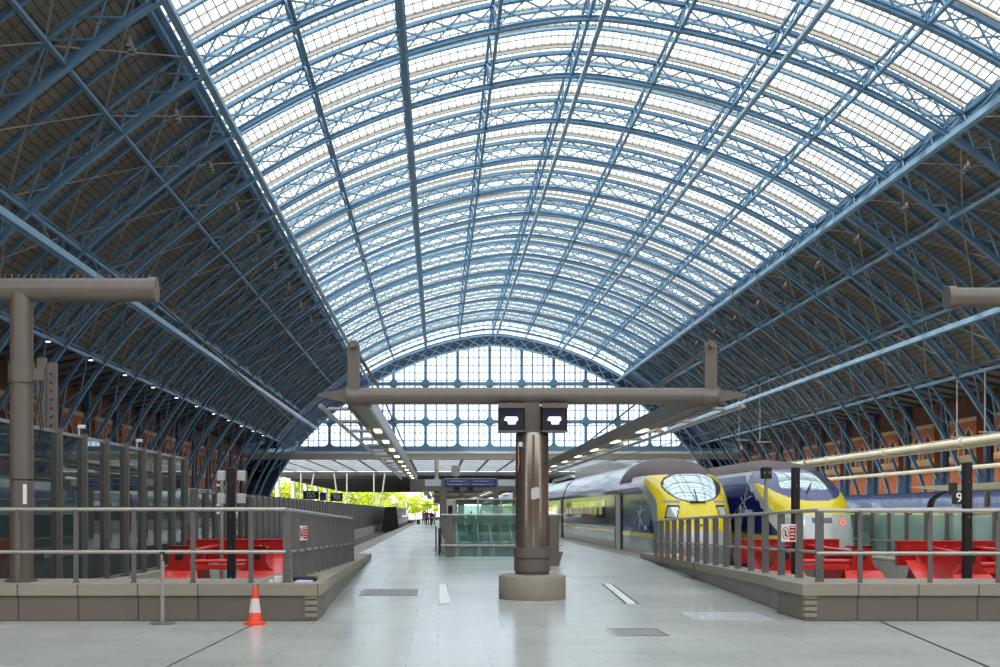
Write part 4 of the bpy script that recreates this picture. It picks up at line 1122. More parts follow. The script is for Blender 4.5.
# --- nearer train
Y1T = 43.6
t1 = thing('high_speed_train', 'high speed train with rounded yellow nose and oval windscreen beside the platform', 'train', (T1X, Y1T, -1.03))
w1 = section(1.45, 3.82, 2.25, 2.1)
# the shell keeps its height until the nose; the roof line follows the setback table
gt1 = [(-.95, .55), (-.3, .15), (.3, .0), (.9, .06), (1.4, .25), (2.0, .75), (2.5, 1.35), (3.0, 2.25), (3.35, 3.3), (3.62, 4.8), (3.82, 7.2)]
bA = smooth_tab([(.6, 1.5), (.97, 1.6), (1.86, 2.5), (2.44, 4.1), (2.75, 7.0)])
bB = smooth_tab([(.6, .55), (.93, .85), (1.5, 1.35), (2.0, 1.75), (2.5, 2.9), (2.95, 5.0)])
def win1(x, z, k=1.0):
    zc, hh, ww = 2.50, .52, 1.0
    dz = (z-zc)/(hh*k); dx = x/(ww*k)
    if dz < 0: dz *= 1.0; dx *= 1.0+.25*abs(dz)
    return abs(dx)**2.6+abs(dz)**2.3 < 1
def reg1(s, x, z):
    if s < 4 and win1(x, z): return 'windscreen'
    if s < 4 and win1(x, z, 1.08): return 'windscreen_seal'
    if s < 3:
        ax = abs(x)
        # slanted headlights
        u = ax-.86-(1.72-z)*.28
        if 1.38 < z < 1.84 and abs(u) < .20: return 'headlight' if (1.43 < z < 1.79 and abs(u) < .16) else 'headlight_rim'
        if 1.93 < z < 2.03 and .62 < ax < 1.12: return 'vent_panel'
    if z > 2.98: return 'roof_hood'
    if z < .35: return 'skirt'
    if abs(z-interp([(0, .98), (1.2, .98)], abs(x))-.0) < .012 and s < 1.6: return 'panel_joint'
    if s < interp(bB, z): return 'yellow_mask' if z > .93 else 'chin'
    if s < interp(bA, z): return 'grey_sweep'
    if z < .62: return 'lower_side'
    if z < .80: return 'yellow_stripe'
    if z > 2.80: return 'roof_hood' if s < 6 else 'cab_upper'
    return 'navy_side'
m1 = dict(windscreen=M['winds'], windscreen_seal=M['black'], headlight=M['lampg'], headlight_rim=M['black'], vent_panel=M['tan'], roof_hood=M['train_roof'], skirt=M['train_grey'], panel_joint=M['black'],
          yellow_mask=M['train_yel'], chin=M['train_lgrey'], grey_sweep=M['train_grey'], lower_side=M['train_grey'], yellow_stripe=M['train_yel'], cab_upper=M['train_roof'], navy_side=M['train_blue'])
nose_train(T1X, Y1T, w1, 3.82, gt1, 2.3, reg1, 10.4, m1, t1)
bands1 = [(-.95, .35, M['train_grey']), (.35, .95, M['train_grey']), (.95, 2.55, M['train_side']), (2.55, 3.05, M['train_blue2']), (3.05, 4, M['train_grey'])]
def door(root, xw, y, wd, m_leaf):
    g = MB(); x = xw
    for z0, z1, dx in ((-.2, 2.35, 0), (2.35, 2.75, .05), (2.75, 3.1, .18)):
        d1 = 0 if z0 < 2.3 else (0.05 if z0 < 2.7 else .18); d2 = dx if z0 < 2.3 else (.18 if z0 < 2.7 else .42)
        for (a, b, m, off) in ((y-wd/2-.42, y+wd/2+.42, M['black'], .0), (y-wd/2, y+wd/2, m_leaf, .02)):
            g.add([(x-.02-off+(d1 if z0 > 2.3 else 0), a, z0), (x-.02-off+(d1 if z0 > 2.3 else 0), b, z0), (x-.02-off+d2, b, z1), (x-.02-off+d2, a, z1)], [(0, 1, 2, 3)], m)
    return build('door', g, root)
y = Y1T+10.4; carL = 24.4
ya = y
car_body(t1, T1X, y, 77.2, w1, 3.82, bands1)
door(t1, T1X-1.45, 53.6, 1.3, M['train_lgrey'])
g = MB(); g.box(T1X-1.465, T1X-1.44, 58, 76, 1.32, 2.15, M['window_d']); build('window_band', g, t1)
wins = MB()
for k in range(9): wins.box(T1X-1.470, T1X-1.46, 59+1.9*k, 60.2+(.3 if k % 3 else 0)+1.9*k, 1.48, 1.86, M['refl_win'])
build('window_reflections', wins, t1)
g = MB(); g.box(T1X-1.47, T1X-1.44, 55, 77, .70, .80, M['train_yel']); g.box(T1X-1.468, T1X-1.44, 55, 77, .60, .70, M['train_grey']); build('yellow_stripe', g, t1)
# roof fairing and vents
g = MB(); g.prism([(56, 3.78), (63, 4.12), (77, 4.12), (77, 3.6), (56, 3.6)], 'X', T1X-.75, T1X+.75, M['train_grey']); build('roof_fairing', g, t1)
y = 77.9
g = MB()
w1g = section(1.30, 3.65, 2.2, 2.2)
car_body(t1, T1X, 77.2, 77.9, w1g, 3.65, [(-.95, 4, M['dkrubber'])], 'gangway')
door(t1, T1X-1.45, 79.6, 1.9, M['train_lgrey'])
for k in range(6):
    y0_ = 77.9+25*k; car_body(t1, T1X, y0_, y0_+24.3, w1, 3.82, bands1)
    g = MB(); g.box(T1X-1.465, T1X-1.44, y0_+2.6, y0_+22, 1.35, 2.1, M['window_d']); build('window_band', g, t1)
    if k < 5: car_body(t1, T1X, y0_+24.3, y0_+25, w1g, 3.65, [(-.95, 4, M['dkrubber'])], 'gangway')
    g = MB(); g.prism([(y0_+1, 3.78), (y0_+3, 4.02), (y0_+14, 4.02), (y0_+16, 3.78)], 'X', T1X-.7, T1X+.7, M['train_grey']); build('roof_fairing', g, t1)
g = MB()
for k in range(6): g.box(T1X-1.2, T1X+1.2, 46+k*20, 56+k*20, -1.03, -.9, M['dkrubber'])
build('underframe', g, t1)
# star motif and number on the navy side
def star(root, x, y, z, s=1.0):
    g = MB(); c = Vector((x, y, z))
    def arc(p, q, bend, r0):
        p, q = Vector(p), Vector(q); pts = []
        for i in range(9):
            t = i/8; pts.append(p.lerp(q, t)+Vector((0, 0, bend*4*t*(1-t))))
        for i in range(8): g.beam(pts[i], pts[i+1], .012, r0, M['white'])
    arc(c+Vector((0, 2.6, -.85))*s, c+Vector((0, -1.1, .28))*s, .22, .028); arc(c+Vector((0, -.9, 1.25))*s, c+Vector((0, .5, -.75))*s, .1, .026)
    g.beam(c+Vector((0, .55, .25))*s, c+Vector((0, -.55, -.35))*s, .012, .026, M['white']); g.beam(c+Vector((0, -.1, .4))*s, c+Vector((0, .1, -.4))*s, .012, .026, M['white'])
    return build('star_motif', g, root)
star(t1, T1X-1.462, 47.9, 1.42)
txt('fleet_number', '4031', .26, (T1X-1.463, 46.7, 1.0), M['white'], t1, (R(90), 0, R(-90)))
# wiper, coupler lid
g = MB(); g.box(T1X-.28, T1X+.28, Y1T+.62, Y1T+.70, 1.93, 1.99, M['black']); g.beam((T1X, Y1T+.66, 1.98), (T1X-.06, Y1T+1.02, 2.42), .03, .03, M['black']); build('wiper', g, t1)
g = MB(); g.tube((T1X, Y1T-.0, 1.14), (T1X, Y1T+.1, 1.14), .035, M['black'], 8); pts = []
for i in range(13):
    a = -1+2*i/12; pts.append((T1X+a*.78, Y1T+.04+.34*abs(a)**2.2, 1.42-.42*abs(a)**2.5)); 
g.path(pts, .012, M['black'], 6); build('coupler_cover', g, t1)
# pantograph-like roof pods far along
# --- farther train
Y2T = 41.6
t2 = thing('high_speed_train', 'high speed train with blue visor over yellow nose, standing on the farther track', 'train', (T2X, Y2T, -1.03))
w2 = section(1.42, 3.66, 2.1, 2.1)
gt2 = [(-.95, .6), (-.3, .2), (.4, .0), (1.0, .06), (1.4, .25), (1.9, .65), (2.3, 1.3), (2.7, 2.1), (3.1, 3.2), (3.4, 4.6), (3.66, 7.4)]
def vis2(x, z, k=1.0):
    dz = (z-2.72)/(.74*k); dx = x/(1.36*k)
    if dz < 0: dx *= 1+.18*abs(dz)
    return abs(dx)**2.8+abs(dz)**2.4 < 1
def wind2(x, z):
    return abs(x) < .98-.30*(z-2.3) and abs(x) > .03 and 2.36 < z-.08*(x/.9)**2 < 3.0
c1 = [(.6, .6), (.97, 1.0), (2.0, 3.1), (3.05, 5.9)]
c2 = [(.6, .2), (.97, .4), (1.5, 1.15), (2.0, 2.2), (2.9, 4.6), (3.2, 6.0)]
def reg2(s, x, z):
    if s < 4.6 and wind2(x, z): return 'windscreen'
    if z > 3.12: return 'roof_hood'
    if s < 5 and vis2(x, z, 1.0):
        if not vis2(x, z+.07, 1.0) and z < 2.6: return 'visor_edge'
        return 'blue_visor'
    if s < 2.6 and 1.14 < z < 1.42 and .56 < abs(x) < 1.16: return 'tail_lamp' if .62 < abs(x) < .84 and 1.18 < z < 1.38 else 'lamp_cluster'
    if s < 1.2 and abs(x) < .34 and 1.22 < z < 1.42: return 'number_plate'
    if z < .25: return 'skirt'
    if s < interp(c2, z): return 'yellow_mask' if z > 1.52 else 'chin'
    if s < interp(c1, z): return 'grey_sweep'
    if z < .62: return 'lower_side'
    if z < .80: return 'yellow_stripe'
    if z > 2.98: return 'grey_cantrail'
    return 'navy_side'
m2_ = dict(windscreen=M['winds'], roof_hood=M['train_roof'], visor_edge=M['black'], blue_visor=M['train_blue2'], lamp_cluster=M['lampg'], tail_lamp=M['tail'], number_plate=M['bar_flat'], skirt=M['train_grey'],
           yellow_mask=M['train_yel'], chin=M['train_lgrey'], grey_sweep=M['train_lgrey'], lower_side=M['train_lgrey'], yellow_stripe=M['train_yel'], grey_cantrail=M['train_grey'], navy_side=M['train_blue'])
nose_train(T2X, Y2T, w2, 3.66, gt2, 2.0, reg2, 12.0, m2_, t2)
bands2 = [(-.95, .6, M['train_grey']), (.6, .8, M['train_yel']), (.8, 2.9, M['train_blue']), (2.9, 3.1, M['train_lgrey']), (3.1, 4, M['train_roof'])]
yy = Y2T+12
for k in range(6):
    car_body(t2, T2X, yy, yy+21, w2, 3.66, bands2); car_body(t2, T2X, yy+21, yy+21.6, section(1.28, 3.5, 2.1, 2.1), 3.5, [(-.95, 4, M['dkrubber'])], 'gangway'); yy += 21.6
star(t2, T2X-1.432, 46.6, 1.9)
txt('lettering', 'eurostar', .34, (T2X-1.435, 46.0, 1.62), M['white'], t2, (R(90), 0, R(-90)))
g = MB(); pts = [(T2X-1.435, 47.25+.16*math.cos(a*math.pi/8), 1.6+.22*math.sin(a*math.pi/8)) for a in range(17)]; g.path(pts, .02, M['white'], 5); build('roundel', g, t2)
g = MB(); g.beam((T2X-.28, Y2T+1.1, 2.26), (T2X+.1, Y2T+1.75, 2.62), .03, .03, M['black']); build('wiper', g, t2)
g = MB()
for k in range(6): g.box(T2X-1.2, T2X+1.2, 44+k*20, 54+k*20, -1.03, -.9, M['dkrubber'])
build('underframe', g, t2)
# --- dark domestic train near the right wall
t3 = thing('passenger_train', 'dark blue passenger train beyond the green glass near the right wall', 'train', (T3X, 34, -1.03))
w3 = section(1.4, 2.72, 1.4, 2.2)
bands3 = [(-.95, .5, M['train_lgrey']), (.5, 1.45, M['train_side']), (1.45, 2.72, M['dt_blue'])]
for (a, b) in ((34, 42), (43, 66), (67, 90), (91, 114), (115, 150)):
    car_body(t3, T3X, a, b, w3, 2.72, bands3)
    g = MB()
    yv = a+1.5
    while yv < b-2.2: g.box(T3X-1.415, T3X-1.39, yv, yv+1.3, .75, 1.4, M['window_d']); yv += 1.9
    build('window_band', g, t3)
    g = MB(); g.box(T3X-1.42, T3X-1.39, b-1.2, b-.4, -.1, 1.6, M['train_lgrey']); build('door', g, t3)
for a in (42, 66, 90, 114): car_body(t3, T3X, a, a+1, section(1.2, 2.55, 1.4, 2.2), 2.55, [(-.95, 3, M['dkrubber'])], 'gangway')
g = MB(); g.box(T3X-1.2, T3X+1.2, 36, 150, -1.03, -.9, M['dkrubber']); build('underframe', g, t3)

# ------------------------------------------------------------------ right platform: green glass balustrade, canopy, catenary tubes
XB = 15.5
t = thing('glass_balustrade', 'green tinted glass balustrade with grey posts on the right hand platform', 'balustrade', (XB, 28, .08))
f0 = None; g0 = None; k0 = None
for i in range(34):
    y = 28+1.62*i
    if f0 is None:
        g = MB(); g.cbox(XB-.12, XB+.12, y-.04, y+.04, .08, 1.60, M['fin'], .008); f0 = build('post', g, t)
        g = MB(); g.box(XB-.01, XB+.01, y+.05, y+1.57, .18, 1.52, M['teal']); g0 = build('glass_pane', g, t)
    else:
        for q in (f0, g0): c = q.copy(); COL.objects.link(c); c.parent = t; c.location.y = 1.62*i
g = MB(); g.tube((XB, 28, 1.68), (XB, 28+1.62*33, 1.68), .045, M['steel_r'], 10); g.box(XB-.05, XB+.05, 28, 28+1.62*33, 1.56, 1.62, M['cream']); build('top_rail', g, t)
g = MB(); g.tube((XB-.16, 28, .62), (XB-.16, 28+1.62*33, .62), .03, M['steel_r'], 8); build('lower_rail', g, t)
g = MB(); g.box(XB-.08, XB+.08, 28, 28+1.62*33, .08, .22, M['train_lgrey']); build('kerb', g, t)
# second, farther balustrade with lit clutter
t = thing('glass_balustrade', 'farther green glass balustrade before the dark blue train', 'balustrade', (23.5, 40, .08))
f0 = None
for i in range(40):
    y = 40+2.0*i
    if f0 is None:
        g = MB(); g.cbox(23.42, 23.58, y-.04, y+.04, .08, 1.72, M['fin'], .008); f0 = build('post', g, t)
        g = MB(); g.box(23.49, 23.51, y+.05, y+1.95, .12, 1.66, M['teal']); g0 = build('glass_pane', g, t)
    else:
        for q in (f0, g0): c = q.copy(); COL.objects.link(c); c.parent = t; c.location.y = 2.0*i
g = MB(); g.tube((23.5, 40, 1.76), (23.5, 118, 1.76), .05, M['cream'], 8); build('top_rail', g, t)
g = MB(); g.box(23.44, 23.48, 40, 118, 1.34, 1.5, M['yellow']); build('yellow_band', g, t)
# canopy
t = thing('platform_canopy', 'beige flat canopy over the right hand platform end', 'canopy', (23, 50, 0))
zc0, zc1 = EYE+(512-490)*48/F, EYE+(512-483)*48/F
g = MB(); g.prism([(21.0, zc1), (26.0, zc1), (26.0, zc0+.12), (22.4, zc0+.1)], 'Y', 46, 55.5, M['cream']); g.box(20.9, 26.1, 45.9, 46.0, zc1-.12, zc1+.06, M['cream']); build('roof_slab', g, t)
for yy in (47, 55):
    for xx in (24.3,):
        g = MB(); g.tube((xx, yy, .05 if xx > 31 else .08), (xx, yy, zc0+.2), .12, M['cream'], 10); build('post', g, t)
def hung_sign(px, py, Y, w, h, lab, s, m, size, col=M['white']):
    x, z = pxX(px, Y), EYE+(512-py)*Y/F
    t = thing('platform_sign', lab, 'sign', (x, Y, z))
    g = MB(); g.cbox(x-w/2, x+w/2, Y-.05, Y+.05, z-h/2, z+h/2, m, .01); build('panel', g, t)
    if s: txt('lettering', s, size, (x, Y-.06, z), col, t)
    return t
nine = hung_sign(958.5, 498, 42, .42, .42, 'small dark platform sign with a white figure nine', '9', M['black'], .46)
g = MB(); g.tube((pxX(958.5, 42), 42, .08), (pxX(958.5, 42), 42, 1.9), .04, M['steel_r'], 8); build('pole', g, nine)
s2 = hung_sign(953, 488.5, 45, .3, .42, 'small black sign hanging under the beige canopy edge', None, M['black'], .2)
g = MB(); g.tube((pxX(953, 45), 45, .08), (pxX(953, 45), 45, EYE+20*45/F), .03, M['steel_r'], 8); build('pole', g, s2)
# longitudinal pale tubes (overhead line supports) on the right
def long_tube(x0, h, r, y0, y1, lab, m, wav=False):
    t = thing('overhead_pipe', lab, 'overhead pipe', (x0, y0, h+EYE))
    g = MB(); g.tube((x0, y0, EYE+h), (x0, y1, EYE+h), r, m, 12); build('pipe', g, t, True)
    g = MB(); g.tube((x0, y0+2, EYE+h), (x0, y0+2.25, EYE+h), r*1.5, m, 12); j0 = build('pipe_joint', g, t, True)
    for k in range(1, 12):
        c = j0.copy(); COL.objects.link(c); c.parent = t; c.location.y = 9*k
    return t
for (x0, h, r, y0, y1, lab) in ((22.0, 2.95, .13, 41, 150, 'thick pale pipe running along above the right hand platform, uppermost'), (22.3, 2.78, .10, 41, 150, 'pale pipe just below the uppermost one over the right hand platform'),
                                (22.0, 1.84, .09, 41, 150, 'lower pale pipe running along above the green glass')):
    t = long_tube(x0, h, r, y0, y1, lab, M['cream'])
# masts carrying them
for k, yy in enumerate((44.5, 74, 100, 126)):
    t = thing('pipe_mast', 'slim grey mast carrying the pale pipes, %s from the camera' % ['first', 'second', 'third', 'fourth'][k], 'mast', (22.15, yy, .08), 'masts on the right hand platform')
    g = MB(); g.tube((21.8, yy, .08), (21.8, yy, 4.75), .06, M['steel_r'], 10); build('pole', g, t, True)
    g = MB(); g.box(21.8, 22.45, yy-.05, yy+.05, 4.20, 4.26, M['steel_r']); g.box(21.8, 22.1, yy-.05, yy+.05, 3.28, 3.34, M['steel_r']); build('bracket', g, t)
# overhead wires
def wire(pts, lab, r=.022, m=None):
    g = MB(); g.path(pts, r, m or M['black'], 5); tag(build('overhead_wire', g), lab, 'wire')
wire([(T2X+5, 20, 6.2), (T2X+1.0, 60, 5.7), (T2X+.3, 110, 5.6), (T2X, 180, 5.6)], 'dark contact wire above the farther train, rising to the right edge', .03)
wire([(25.5, 40, 5.2), (24.5, 90, 5.1), (24, 170, 5.1)], 'thin pale wire above the thick pipes at the right', .02, M['cream'])
wire([(T1X, 30, 5.5), (T1X, 100, 5.4), (T1X, 185, 5.4)], 'thin wire above the nearer train', .015)
# droppers from the roof on the right
for k, (px, py0, py1, Y) in enumerate(((739, 401, 440, 149), (760, 405, 442, 139.5), (957, 395, 437, 95.4), (985, 397, 432, 90.3))):
    x = pxX(px, Y); t = thing('hanging_rod', 'thin pale rod hanging from the right roof flank, %s from the left' % ['first', 'second', 'third', 'fourth', 'fifth'][k], 'hanging rod', (x, Y, EYE+(512-py1)*Y/F), 'hanging rods')
    g = MB(); g.tube((x, Y, arc_z(x)+1.7), (x, Y, EYE+(512-py1)*Y/F), .05, M['train_lgrey'], 8); build('rod', g, t)
    g = MB(); g.tube((x-.4, Y, EYE+(512-py1)*Y/F), (x+1.2, Y, EYE+(512-py1)*Y/F), .06, M['train_lgrey'], 8); build('cross_bar', g, t)

# ------------------------------------------------------------------ flood lamp clusters under the edges of the glazing
def flood(x, y, z, s, lab, power):
    t = thing('floodlight_cluster', lab, 'floodlight', (x, y, z), 'floodlights along the roof')
    g = MB(); g.tube((x, y, z), (x, y, z-.35), .04, M['steel_t'], 8); g.beam((x, y-.35, z-.35), (x, y+.45, z-.5), .05, .05, M['steel_t']); build('bracket', g, t)
    for k in range(3):
        yy = y-.3+.36*k; zz = z-.45-.06*k
        g = MB(); g.lathe((x, yy, zz-.30), [(.15, 0), (.16, .10), (.12, .24), (.05, .30)], M['steel_t'], 12); lh = build('lamp_housing', g, t, True)
        g = MB(); g.lathe((x, yy, zz-.315), [(.12, 0), (.12, .01)], M['lens'], 12); build('lens', g, lh)
    return t
n = 0
for k in range(-3, 9):
    y = RIB0+BAY*k
    for s in (-1, 1):
        p = on_arc(s*20.9, -.1)
        flood(p[0], y+.3, p[1], s, 'triple floodlight under the %s roof flank edge, %s from the camera' % ('left' if s < 0 else 'right', ordn[k+3]), 1)
# small downlights on the low left girder
f0 = None
for k in range(-3, 11):
    y = RIB0+BAY*(k+.5); p = on_arc(-31.4, 0)
    lab = 'small white downlight on the low left roof girder, %s from the camera' % ordn[k+3]
    if f0 is None:
        f0 = thing('downlight', lab, 'lamp', (p[0]+.3, y, p[1]-.1), 'downlights on the low left girder')
        g = MB(); x, z = p[0]+.3, p[1]-.1; g.lathe((x, y, z-.12), [(.16, 0), (.16, .08), (.06, .2)], M['steel_t'], 10); build('housing', g, f0); g = MB(); g.lathe((x, y, z-.16), [(.14, 0), (.14, .03)], M['lampwh'], 10); build('lens', g, f0)
        yb0 = y
    else: dup(f0, (0, y-yb0, 0), lab)

# ------------------------------------------------------------------ beyond the gable: fascia, flat roof, trees
g = MB()
g.box(CX-42, CX+42, YS-.3, YS+.5, 10.9, 11.3, M['blue']); g.box(CX-42, CX+42, YS-.5, YS+.6, 9.65, 10.9, M['cream']); g.box(CX-42, CX+42, YS-.7, YS-.4, 10.5, 10.8, M['white'])
struct('trim_9', g)
g = MB()
RX0, RX1 = -32.5, 60
yy = YS+1
for i in range(7):
    ya = YS+1+i*8.0
    for q_ in (2.2, 6.4): g.box(RX0, RX1, ya+q_, ya+q_+.35, 9.63, 9.69, M['soffit'])
    g.box(RX0, RX1, ya, ya+.9, 9.625, 9.69, M['soffit'])
    g.box(RX0, RX1, ya+4.2, ya+4.7, 9.63, 9.69, M['soffit'])
    g.box(RX0, RX1, ya+.5, ya+8.0, 9.64, 9.66, M['glass_screen'])
for i in range(24): g.box(RX0+i*4, RX0+i*4+.45, YS+1, YS+57, 9.625, 9.685, M['soffit'])
g.box(RX0, RX1, YS+57, YS+240, 8.9, 9.6, M['soffit'])
for i in range(20): g.box(RX0, RX1, YS+84+8*i, YS+84.6+8*i, 8.4, 8.9, M['soffit'])
struct('ceiling', g)
g = MB(); g.box(-1.5, 62, 431.5, 433, 4.2, 9.6, M['soffit']); g.box(-1.5, 62, 431.3, 431.5, 4.2, 4.7, M['cream']); struct('trim_10', g)
f0 = None
for k in range(5):
    y = 256+27.5*k
    lab = 'white round column at the open left side of the flat roof, %s from the camera' % ordn[k]
    if f0 is None:
        f0 = thing('roof_column', lab, 'column', (-33.0, y, -1.2), 'white columns of the flat roof')
        g = MB(); g.tube((-33, y, -1.2), (-33, y, 8.7), .5, M['white'], 14); build('shaft', g, f0, True); g = MB(); g.cbox(-33.8, -32.2, y-.8, y+.8, 8.5, 8.9, M['white'], .1); build('capital', g, f0)
    else: dup(f0, (0, 27.5*k, 0), lab)
for k, (xa, xb) in enumerate(((301, 301), (314, 305), (334, 342), (347, 347), (374, 374), (385, 378))):
    Y = 235
    t = thing('roof_strut', 'thin steel strut rising to the flat roof beyond the left fence, %s from the left' % ordn[k].replace('nearest', 'first'), 'strut', (pxX(xb, Y), Y, -1.2), 'struts of the flat roof')
    g = MB(); g.tube((pxX(xb, Y), Y, -1.2), (pxX(xa, Y), Y, 8.9), .14, M['steel_r'], 8); build('strut_tube', g, t); g = MB(); g.tube((pxX(xb, Y), Y, -1.2), (pxX(xb, Y), Y, -.9), .35, M['steel_r'], 8); build('foot_plate', g, t)
# signs and clutter beyond the low fence
hung_signs = (('dark board with pale letters above the low left fence', 311, 495, 150, 1.9, 1.0, 'ISS', M['black'], .95), ('small blue sign above the low left fence', 323, 496.5, 150, .75, 1.0, None, M['sign_blue'], .3), ('dark board with pale figures above the low left fence', 336.5, 497, 150, 1.5, 1.0, '98', M['black'], 1.0))
for lab, px, py, Y, w, h, s, m, size in hung_signs:
    x = pxX(px, Y); z = EYE+(512-py)*Y/F
    t = hung_sign(px, py, Y, w, h, lab, s, m, size, M['paper'])
    g = MB(); g.tube((x, Y, -.2), (x, Y, z), .06, M['steel_r'], 8); build('pole', g, t)
# a vehicle-roof like cover beyond the fence
g = MB(); xv = pxX(255, 62)
pl = [(-3.4, 1.0), (-3.4, 2.2), (-2.6, 2.68), (.8, 2.72), (2.2, 2.6), (3.2, 2.3), (3.4, 1.0)]
t = thing('equipment_cabin', 'long grey rounded cabin roof just above the low left fence', 'cabin', (-12.4, 60, -.2))
g.prism([(60+a*2.6, b) for a, b in pl], 'X', -13.4, -11.4, M['train_grey']); build('roof', g, t, True)
g = MB(); g.box(-13.3, -11.5, 52, 68, -.2, 1.05, M['fin']); build('body', g, t)
# low dark train at far left
t = thing('goods_vehicle', 'dark vehicle standing at the far end of the left track', 'vehicle', (-6.2, 165, -1.03))
car_body(t, -6.3, 165, 215, section(1.3, 2.3, 1.4, 2.6), 2.3, [(-.95, 3, M['black'])])
g = MB(); g.box(-5.02, -4.98, 170, 200, .9, 1.1, M['red']); build('red_stripe', g, t)
# trees
def tree(x, y, h, r, lab, seed):
    rnd = random.Random(seed)
    t = thing('leafy_tree', lab, 'tree', (x, y, -1.3), 'trees beyond the open side of the station')
    g = MB(); g.lathe((x, y, -1.3), [(.35, 0), (.25, h*.3), (.15, h*.6)], M['bark'], 8)
    for k in range(5):
        a = rnd.uniform(0, 6.28); g.tube((x, y, h*.25), (x+r*.6*math.cos(a), y+r*.6*math.sin(a), h*.6), .12, M['bark'], 6, .04)
    build('trunk', g, t, True)
    vs = []; fs = []
    blobs = [(x+rnd.uniform(-.6, .6)*r, y+rnd.uniform(-.6, .6)*r, h*rnd.uniform(.15, .85), r*rnd.uniform(.35, .6)) for _ in range(14)]
    for (bx_, by, bz, br2) in blobs:
        for _ in range(190):
            th = rnd.uniform(0, 6.283); ph = math.acos(rnd.uniform(-1, 1)); rr = br2*rnd.uniform(.7, 1.05)
            c = Vector((bx_+rr*math.sin(ph)*math.cos(th), by+rr*math.sin(ph)*math.sin(th), bz+rr*math.cos(ph)*.8))
            a = Vector((rnd.uniform(-1, 1), rnd.uniform(-1, 1), rnd.uniform(-1, 1))).normalized(); b = a.cross(Vector((rnd.uniform(-1, 1), .3, rnd.uniform(-1, 1)))).normalized(); s = rnd.uniform(.22, .42)
            k = len(vs); vs += [c-a*s, c+b*s*.6, c+a*s, c-b*s*.6]; fs.append((k, k+1, k+2, k+3))
    g = MB(); g.add(vs, fs, M['leaf']); build('foliage', g, t)
descr = ['at the far left under the roof edge', 'second from the left under the roof edge', 'third from the left', 'fourth from the left', 'fifth from the left', 'sixth from the left', 'seventh from the left', 'eighth from the left', 'ninth from the left', 'tenth from the left', 'rightmost, above the dark vehicle', 'behind the second and third trees', 'behind the fifth and sixth trees', 'behind the eighth and ninth trees', 'low behind the walking people, leftmost of three', 'low behind the walking people, middle of three', 'low behind the walking people, rightmost of three']
TR = ((262, 285, 13), (281, 290, 12), (296, 300, 12), (310, 320, 12), (322, 330, 11), (336, 350, 11), (350, 370, 11), (366, 385, 11), (380, 400, 11), (395, 410, 10), (408, 420, 9), (290, 350, 15), (330, 400, 14), (372, 440, 14), (415, 450, 9), (425.5, 455, 9), (436, 450, 9))
for k, (px, Y, h) in enumerate(TR):
    if px < 345: Y = max(Y, 39*F/(438-px))
    else: Y = Y+60
    Y = Y if Y < 350 else Y+20
    tree(pxX(px, Y), Y, h*(1.0 if Y < 400 else 1.25), (4.6 if Y < 400 else 6.0) if k < 14 else 2.6, 'yellow green leafy tree beyond the station, '+descr[k], k)
g = MB(); g.box(-200, 200, 300, 600, -2.2, -1.7, M['ballast']); struct('floor', g)

# ------------------------------------------------------------------ people far down the platform
def person(px, Y, h, lab, top, legs, facing=0.0, bag=None, z0=0.0):
    x = pxX(px, Y); k = h/1.75
    t = thing('person', lab, 'person', (x, Y, z0))
    def sk(name, pts, edges, rad, m, sub=1):
        me = bpy.data.meshes.new(name); me.from_pydata([(p[0]*k, p[1]*k, p[2]*k) for p in pts], edges, []); me.materials.append(m)
        o = bpy.data.objects.new(name, me); COL.objects.link(o); o.parent = t
        o.modifiers.new('Skin', 'SKIN'); 
        for i, v in enumerate(me.skin_vertices[0].data): v.radius = (rad[i]*k, rad[i]*k); v.use_root = (i == 0)
        s = o.modifiers.new('Subsurf', 'SUBSURF'); s.levels = s.render_levels = sub
        ORG[o.name] = Vector((x, Y, z0)); return o
    # whole body, one surface
    P = [(0, 0, .95), (0, 0, 1.15), (0, 0, 1.38), (0, 0, 1.5), (0, -.01, 1.60), (0, -.01, 1.68),
         (-.18, 0, 1.40), (-.24, .02, 1.12), (-.24, -.06, .88), (-.24, -.09, .80), (.18, 0, 1.40), (.25, 0, 1.12), (.25, -.05, .88), (.25, -.08, .80),
         (-.10, 0, .88), (-.11, -.04, .48), (-.11, .04, .08), (-.11, -.10, .04), (.10, 0, .88), (.12, .06, .48), (.12, .12, .08), (.12, -.02, .04)]
    E = [(0, 1), (1, 2), (2, 3), (3, 4), (4, 5), (2, 6), (6, 7), (7, 8), (8, 9), (2, 10), (10, 11), (11, 12), (12, 13), (0, 14), (14, 15), (15, 16), (16, 17), (0, 18), (18, 19), (19, 20), (20, 21)]
    rad = [.12, .13, .12, .055, .09, .08, .06, .045, .035, .03, .06, .045, .035, .03, .085, .06, .045, .035, .085, .06, .045, .035]
    sk('body', P, E, rad, M['skin'], 2)
    sk('jacket', [(0, 0, .92), (0, 0, 1.15), (0, 0, 1.38), (0, 0, 1.46), (-.18, 0, 1.40), (-.24, .02, 1.12), (-.24, -.06, .90), (.18, 0, 1.40), (.25, 0, 1.12), (.25, -.05, .90)], [(0, 1), (1, 2), (2, 3), (2, 4), (4, 5), (5, 6), (2, 7), (7, 8), (8, 9)],
       [.16, .155, .15, .075, .08, .062, .052, .08, .062, .052], top, 2)
    sk('trousers', [(0, 0, .95), (-.10, 0, .86), (-.11, -.04, .48), (-.11, .04, .1), (.10, 0, .86), (.12, .06, .48), (.12, .12, .1)], [(0, 1), (1, 2), (2, 3), (0, 4), (4, 5), (5, 6)], [.13, .10, .075, .06, .10, .075, .06], legs, 2)
    sk('hair', [(0, .02, 1.70), (0, .04, 1.62)], [(0, 1)], [.095, .085], M['hair'], 2)
    t.rotation_euler = (0, 0, facing)
    return t
person(427.5, 138, 1.85, 'person in a red top and dark trousers walking on the far platform', M['cloth_red'], M['cloth_navy'], 0)
